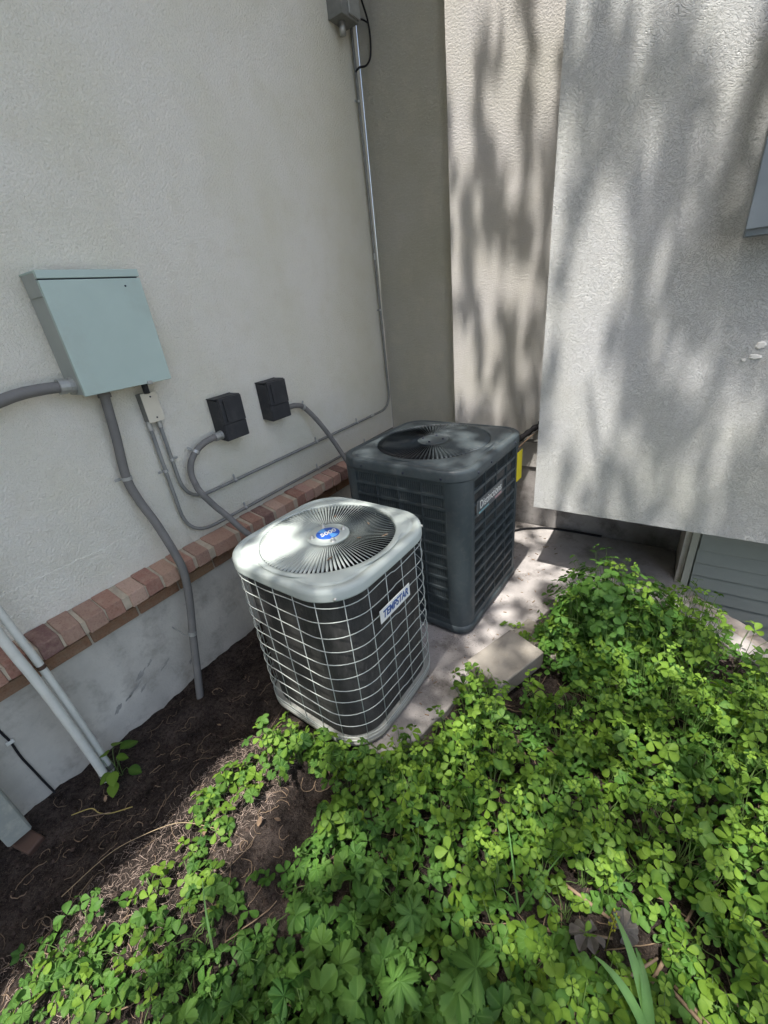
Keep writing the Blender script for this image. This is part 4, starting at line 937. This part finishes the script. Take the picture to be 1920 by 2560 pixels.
# grass blades
def grass(label, segs, wd, n=7):
    t = thing('grass_tuft', label, 'grass', segs[0][0])
    b0 = Vector(segs[0][0])
    for (p, q, lift) in segs:
        p = Vector(p) - b0; q = Vector(q) - b0; side = (q - p).cross(Vector((0, 0, 1))).normalized(); vs = []; tn = []
        for k in range(n + 1):
            u = k / n; c = p.lerp(q, u) + Vector((0, 0, lift * 4 * u * (1 - u))); ww = wd * .5 * (1 - .85 * u ** 2.2)
            for sg, zz in ((-1, .25), (0, 0), (1, .25)): vs.append(tuple(c + side * sg * ww + Vector((0, 0, zz * ww)))); tn.append((.5 if sg else .75, 0 if sg else .4, 0, 1))
        fs = [f for k in range(n) for f in ((3 * k, 3 * k + 1, 3 * k + 4, 3 * k + 3), (3 * k + 1, 3 * k + 2, 3 * k + 5, 3 * k + 4))]
        link('blade', leaf_mesh('blade', (vs, fs, tn), 'blade'), None, t)
    return t
grass('broad pale green blades of grass arching at the bottom right', [((2.17, 0.50, .16), (2.045, 0.645, .34), .05), ((2.17, 0.50, .16), (2.02, 0.55, .31), .06), ((2.16, .49, .16), (2.10, .62, .30), .05)], 0.026, 9)
grass('two thin pale grass blades crossing like a V in the middle', [((1.83, 0.60, .14), (1.74, 0.74, .33), .01), ((1.83, 0.60, .14), (1.91, 0.71, .35), .015), ((1.83, .6, .14), (1.78, .58, .26), .03)], 0.007)
grass('thin grass blade leaning over the weeds at the lower left', [((1.13, 0.06, .12), (1.00, 0.15, .24), .02), ((1.13, .06, .12), (1.18, .02, .25), .02)], 0.007)
# withered grey leaf with yellow flower head
gl = thing('withered_plant', 'withered grey heart shaped leaves around a yellow bud stalk', 'plant', (2.05, 0.645, 0.13))
for (dx, dy, dz, yaw, s) in ((-.045, -.015, .10, 2.0, 1.5), (.03, .04, .11, -.6, 1.25)):
    o = link('leaf', leaf_mesh('leaf', palm_leaf(50 + int(s * 10), 7, .10, 2, .03, .35, 318), 'greyleaf'), None, gl); o.matrix_local = leaf_matrix(Vector((dx, dy, dz - .03)), yaw, .5, yaw, s * .85)
mb = MB(); mb.tube([(0, 0, 0), (.0, .01, .10), (.0, .015, .16)], .0015, 5)
for k in range(16):
    zz = .10 + .006 * k; a = k * 2.4; c = Vector((.007 * math.cos(a), .012 + .007 * math.sin(a), zz)); mb.tube([c, c + Vector((.002 * math.cos(a), .002 * math.sin(a), .008))], [.0035, .001], 5)
mb.build('bud_stalk', plain('yellow_bud', (0.30, 0.30, 0.03), .6), gl, True)

# litter: dry stems on the soil, twigs, dry leaves, clods
def curl(x, y, l, seed, zl=0.004, n=9, wig=.5):
    r_ = random.Random(seed); a = r_.uniform(0, 6.28); pts_ = []; da = r_.uniform(-wig, wig)
    for k in range(n):
        pts_.append((x, y, float(soil_h(x, y)) + zl + r_.uniform(-.003, .006))); x += math.cos(a) * l / n; y += math.sin(a) * l / n; a += da + r_.uniform(-wig, wig) * .6
    return pts_
mb = MB(); SOILP = [(0.06, -0.30), (0.7, -0.5), (1.25, -0.1), (1.25, 0.45), (1.2, 0.72), (0.6, 0.78), (0.30, 0.86), (0.06, 1.3)]
for i, (x, y) in enumerate(sample(210, SOILP, 0.012)):
    mb.tube(curl(x, y, random.uniform(.03, .13), i), random.uniform(.0006, .0017), 4, False)
for i, (x, y) in enumerate(sample(260, REGION, 0.02, lambda x, y: in_view(x, y, .1))):
    mb.tube(curl(x, y, random.uniform(.05, .22), 1000 + i, .012, 7, .15), random.uniform(.0008, .0022), 4, False)
tag(mb.build('dry_stems', 'dry', None, True), 'tangle of thin dry root fibres scattered over the soil', kind='stuff')
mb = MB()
STRIP = [(0.52, -0.35), (0.90, -0.25), (1.0, 0.1), (0.95, 0.45), (0.92, 0.68), (0.60, 0.70), (0.56, 0.2)]  # dry litter kept to this strip, its pale colour adding to the sunlight
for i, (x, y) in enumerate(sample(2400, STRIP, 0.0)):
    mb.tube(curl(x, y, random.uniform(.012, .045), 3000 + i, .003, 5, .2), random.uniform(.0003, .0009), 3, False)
tag(mb.build('sun_strip_litter', plain('sun_straw', (.34, .265, .22), .95, 0, .5, 90), None, True), 'matted dry litter, kept pale to brighten the sunny strip of soil', kind='stuff')
vn = thing('dry_vine', 'long pale dry stem trailing from the shaded soil into the sun', 'twig')
MB().tube(smooth_path([(x, y, float(soil_h(x, y)) + z) for x, y, z in ((0.50, -0.12, .02), (0.53, 0.03, .03), (0.60, 0.13, .05), (0.70, 0.22, .05), (0.80, 0.27, .04), (.9, .30, .02))], 6), .0014, 6).build('stem', plain('pale_vine', (.30, .23, .14), .8), vn, True)
vn = thing('dry_vine', 'yellowed dry weed lying on the shaded soil below the seedling', 'twig')
MB().tube(smooth_path([(0.20, 0.02, .025), (0.26, 0.075, .04), (.30, .085, .03), (.34, .11, .025), (.40, .17, .03)], 6), .0022, 6).build('stem', plain('yellow_vine', (.34, .27, .09), .8), vn, True)
MB().tube(smooth_path([(.34, .11, .03), (.28, .06, .03), (.25, .04, .03)], 6), .002, 6).build('side_stem', 'dry', vn, True)
TW = ['leaning beside the withered leaves', 'lying by the grass blades, upper of a pair', 'lying by the grass blades, lower of a pair', 'farthest right among the weeds', 'just above the withered leaves', 'farthest left in the weed gap']
for wi, (x, y, a) in enumerate(((2.08, .58, .9), (2.28, .62, -.5), (2.30, .60, -.45), (2.2, .75, 1.2), (2.0, .72, -.2), (1.95, .62, .4))):
    mb = MB(); l = random.uniform(.08, .16); dx, dy = math.cos(a) * l, math.sin(a) * l
    mb.tube([(x - dx, y - dy, .135), (x, y, .15), (x + dx, y + dy, .165)], [.0045, .0055, .003], 7); o = mb.build('fallen_twig', 'dry', None, True)
    tag(o, 'straight brown twig ' + TW[wi], 'twig', 'brown twigs in the weeds')
mb = MB(); cl = [(x, y) for x, y in sample(1500, SOILP, 0.0)]
for (x, y) in cl:
    s = random.uniform(.002, .0065) if random.random() < .9 else random.uniform(.007, .013); z = float(soil_h(x, y)) + s * .3
    v = [(x + s * random.uniform(.7, 1.2) * a, y + s * random.uniform(.7, 1.2) * bq, z + s * c * random.uniform(.6, 1)) for a, bq, c in ((1, 0, 0), (0, 1, 0), (-1, 0, 0), (0, -1, 0), (0, 0, 1), (0, 0, -1))]
    mb.add(v, [(0, 1, 4), (1, 2, 4), (2, 3, 4), (3, 0, 4), (1, 0, 5), (2, 1, 5), (3, 2, 5), (0, 3, 5)])
tag(mb.build('soil_clods', 'clod'), 'small dark clods of soil over the bare bed', kind='stuff')
# debris swept onto the pad
mb = MB()
for _ in range(170):
    x = random.uniform(1.12, 1.62); y = random.uniform(.78, 2.75)
    if not inpoly(SLAB, x, y) or random.random() < .25 * abs(x - 1.25) * 4: continue
    a = random.uniform(0, 6.28); l = random.uniform(.002, .011); q = random.uniform(.001, .003)
    mb.tube([(x - l * math.cos(a), y - l * math.sin(a), .152), (x + l * math.cos(a), y + l * math.sin(a), .153)], q, 4)
tag(mb.build('pad_litter', 'dry'), 'crumbs and bits of dry leaf along the concrete pad', kind='stuff')
mb = MB()
for _ in range(900):      # soil washed along the pad between the units
    t_ = random.random(); x = 1.20 + .16 * t_ + random.gauss(0, .045); y = .80 + .85 * random.random() + random.gauss(0, .04)
    if random.random() < .3: x, y = random.gauss(1.22, .07), random.gauss(1.50, .05)
    if not inpoly(SLAB, x, y): continue
    q = random.uniform(.0006, .0020); mb.add([(x + q * a, y + q * b_, .1505 + q * c) for a, b_, c in ((1, 0, 0), (-.3, .9, 0), (-.8, -.6, 0), (.1, .1, .9))], [(0, 1, 3), (1, 2, 3), (2, 0, 3)])
tag(mb.build('spilled_soil', 'clod'), 'dark crumbs of soil spilled over the pad between the units and the weeds', kind='stuff')
# catkins caught on the light fan grille
CK = ['between hub and back corner', 'near the right rim', 'toward the front corner', 'at the back left of the hub', 'close to the hub on its right']
for ci, (ang, rad, l) in enumerate(((52, .17, .026), (20, .235, .03), (-48, .19, .032), (118, .15, .02), (10, .14, .018))):
    c = Vector((0.890 + rad * math.cos(R(ang)), 1.058 + rad * math.sin(R(ang)), .9505)); a = R(ang * 2.3 + 20); d = Vector((math.cos(a), math.sin(a), 0)) * l * .5
    mb = MB(); mb.tube([c - d, c - d * .3 + Vector((.002, .001, .001)), c + d * .4, c + d], [.001, .003, .0028, .001], 6)
    tag(mb.build('fallen_catkin', 'dry', None, True), 'tan dry plant scrap on the pale fan grille ' + CK[ci], 'plant debris', 'dry scraps on the pale fan grille')
DL = ['upper one in the bare hollow beside the sunlit sprig', 'lower one in the bare hollow beside the sunlit sprig', 'right one where the long vine ends', 'left one where the long vine ends', 'in the dark hollow left of the pale unit', 'near the seedling by the white pipes']
for di, (x, y, s, yaw) in enumerate(((.98, .36, .75, .4), (1.03, .42, .6, 2.0), (.80, .25, .8, 1.0), (.74, .21, .7, 3.2), (.40, .60, .5, 2), (.27, .12, .6, 1))):
    o = link('dry_leaf', leaf_mesh('dry_leaf', leaflet(.04, .022, OVA, .5, -.3), 'dryleaf'), None); o.matrix_world = leaf_matrix(Vector((x, y, float(soil_h(x, y)) + .012)), yaw, .2, yaw, s)
    tag(o, 'curled tan leaf, ' + DL[di], 'dry leaf', 'dry leaves on the soil')

# ------------------------------------------------------------------ tree out of frame casting the dappled shade, plus trees added to darken walls
def lit_share(u, w_):
    """how open the crown is along the sun ray that lands at x=u, y+0.335z=w"""
    o = 0.06
    def bump(cx, cw, sx_, sw, v):
        return v * math.exp(-(((u - cx) / sx_) ** 2 + ((w_ - cw) / sw) ** 2))
    o += bump(.69, 1.24, .105, .19, .8) + bump(.76, .34, .18, .42, 1.4) + bump(.68, -.28, .14, .12, .6) + bump(1.27, .52, .07, .10, .7) + bump(.62, -.15, .12, .12, .5)
    o += bump(1.40, 1.2, .14, .25, .35) + bump(1.38, 2.25, .14, .30, .55) + bump(1.35, 1.85, .12, .2, .35) - bump(1.53, 1.50, .13, .16, .4)
    if u < .98 and w_ < .75: o += .5
    if w_ < 2.15: o += (.08 + .11 * float(sstep(.55, 1.0, w_))) * float(sstep(1.15, 1.4, u)) + .10 * float(1 - sstep(.0, .3, w_))
    if w_ > 2.6 and u < 1.42: o += .30
    if w_ > 2.35 and 1.38 < u < 2.0: o += .10
    if w_ > 2.35: o += bump(1.55, 2.62, .22, .22, .5) + bump(1.75, 3.25, .40, .35, .32) + bump(1.5, 2.95, .12, .3, .25)
    o += bump(1.75, 1.0, .30, .30, .26) + bump(1.0, -.1, .2, .12, .35) + bump(1.45, .35, .12, .12, .3) + bump(2.35, 1.6, .25, .25, .45) + bump(2.3, 1.0, .3, .3, .15)
    o -= bump(2.3, 2.65, .45, .35, .5) + bump(1.10, 1.33, .17, .36, .75) + bump(.95, 1.95, .40, .35, .05)
    return min(1.4, max(.03, o))
def crown_leaves(n, region, zr, size, openf, seed):
    r_ = np.random.default_rng(seed); V = []; T = []; cnt = 0
    k = SUN.y / SUN.z
    while cnt < n:
        u = r_.uniform(region[0], region[1]); ww = r_.uniform(region[2], region[3])
        fine = .30 * float(1 - sstep(2.1, 2.5, ww)) * float(sstep(1.1, 1.3, u)); fine += .12 * float(sstep(2.4, 2.7, ww)); f = (.62 - fine) * float(VN[5](u * 7.5 + 3, ww * 7.5)) + (.38 + fine) * float(VN[1](u * 15 + 9, ww * 15))
        f = (f - .5) * 1.75 + .5
        if openf and f < openf(u, ww): 
            cnt += 0.15; continue
        z = r_.uniform(*zr); c = np.array([u, ww + k * z, z])
        a = r_.normal(size=3); a /= np.linalg.norm(a); bq = np.cross(a, r_.normal(size=3)); bq /= np.linalg.norm(bq); s = r_.uniform(*size)
        V += [c - a * s, c + bq * s * .55 - a * s * .1, c + a * s, c - bq * s * .55 - a * s * .1]; T += [(r_.random(), 0, 0, 1)] * 4; cnt += 1
    return V, T
def quads(name, V, T, parent):
    n = len(V) // 4; me = bpy.data.meshes.new(name); me.from_pydata([tuple(v) for v in V], [], [(4 * i, 4 * i + 1, 4 * i + 2, 4 * i + 3) for i in range(n)])
    tint_attr(me, T); return tag(link(name, me, 'tree', parent), kind='stuff')
tr = thing('tree', 'broad leafy tree overhead whose crown dapples the walls', 'tree', (4.6, -3.0, -0.04))
V, T = crown_leaves(20000, (-.6, 4.2, -1.6, 4.4), (6.8, 9.0), (.045, .075), lit_share, 3)
V = [v - np.array([4.6, -3.0, -.04]) for v in V]
quads('crown', V, T, tr)
mb = MB(); mb.tube([(0, 0, 0), (.05, .02, 1.5), (-.1, .1, 3.2), (-.4, .3, 4.6)], [.26, .2, .17, .14], 12); mb.build('trunk', 'bark', tr, True)
mb = MB()
for (x, y, z, r0) in ((-3.6, 1.0, 6.3, .05), (-2.2, 2.2, 6.5, .05), (-4.6, 2.4, 6.0, .035), (-1.0, 1.2, 7.0, .05), (-3.0, 3.6, 6.2, .035)):
    mb.tube(smooth_path([(-.4, .3, 4.6), (-.4 + (x + .4) * .4, .3 + (y - .3) * .4, 4.6 + (z - 4.6) * .6), (x, y, z)], 6), [r0 * (1 - .06 * i) for i in range(13)], 8)
mb.build('limb', 'bark', tr, True)
def darkening_tree(x, y, h, rad, n, seed, label):  # unseen tree added to block sky and darken the back walls
    t = thing('tree', label, 'tree', (x, y, -.04), 0, 'trees added behind the viewpoint to darken the walls'); r_ = np.random.default_rng(seed); V = []; T = []
    cl_ = [(r_.normal(size=3) * np.array([rad * .45, rad * .45, h * .17]) + np.array([0, 0, h * .6]), rad * r_.uniform(.3, .5)) for _ in range(14)]
    for _ in range(n):
        c0, rr_ = cl_[r_.integers(14)]; d = r_.normal(size=3); d /= np.linalg.norm(d); c = c0 + d * rr_ * r_.uniform(.6, 1.0)
        a = r_.normal(size=3); a /= np.linalg.norm(a); bq = np.cross(a, r_.normal(size=3)); bq /= np.linalg.norm(bq); s = r_.uniform(.14, .24)
        V += [c - a * s, c + bq * s * .6, c + a * s, c - bq * s * .6]; T += [(r_.random(), 0, 0, 1)] * 4
    quads('crown', V, T, t)
    mb = MB(); mb.tube([(0, 0, 0), (.1, 0, h * .3), (0, .1, h * .65)], [.25, .18, .06], 10); mb.build('trunk', 'bark', t, True)
darkening_tree(-0.8, -6.2, 9, 2.8, 6000, 1, 'unseen tall leafy tree added behind the viewpoint toward the house')
darkening_tree(2.6, -7.0, 10, 3.2, 6000, 2, 'unseen tall leafy tree added straight behind the viewpoint')
darkening_tree(6.0, -7.5, 9, 2.8, 6000, 4, 'unseen leafy tree added behind the viewpoint beside the drive')
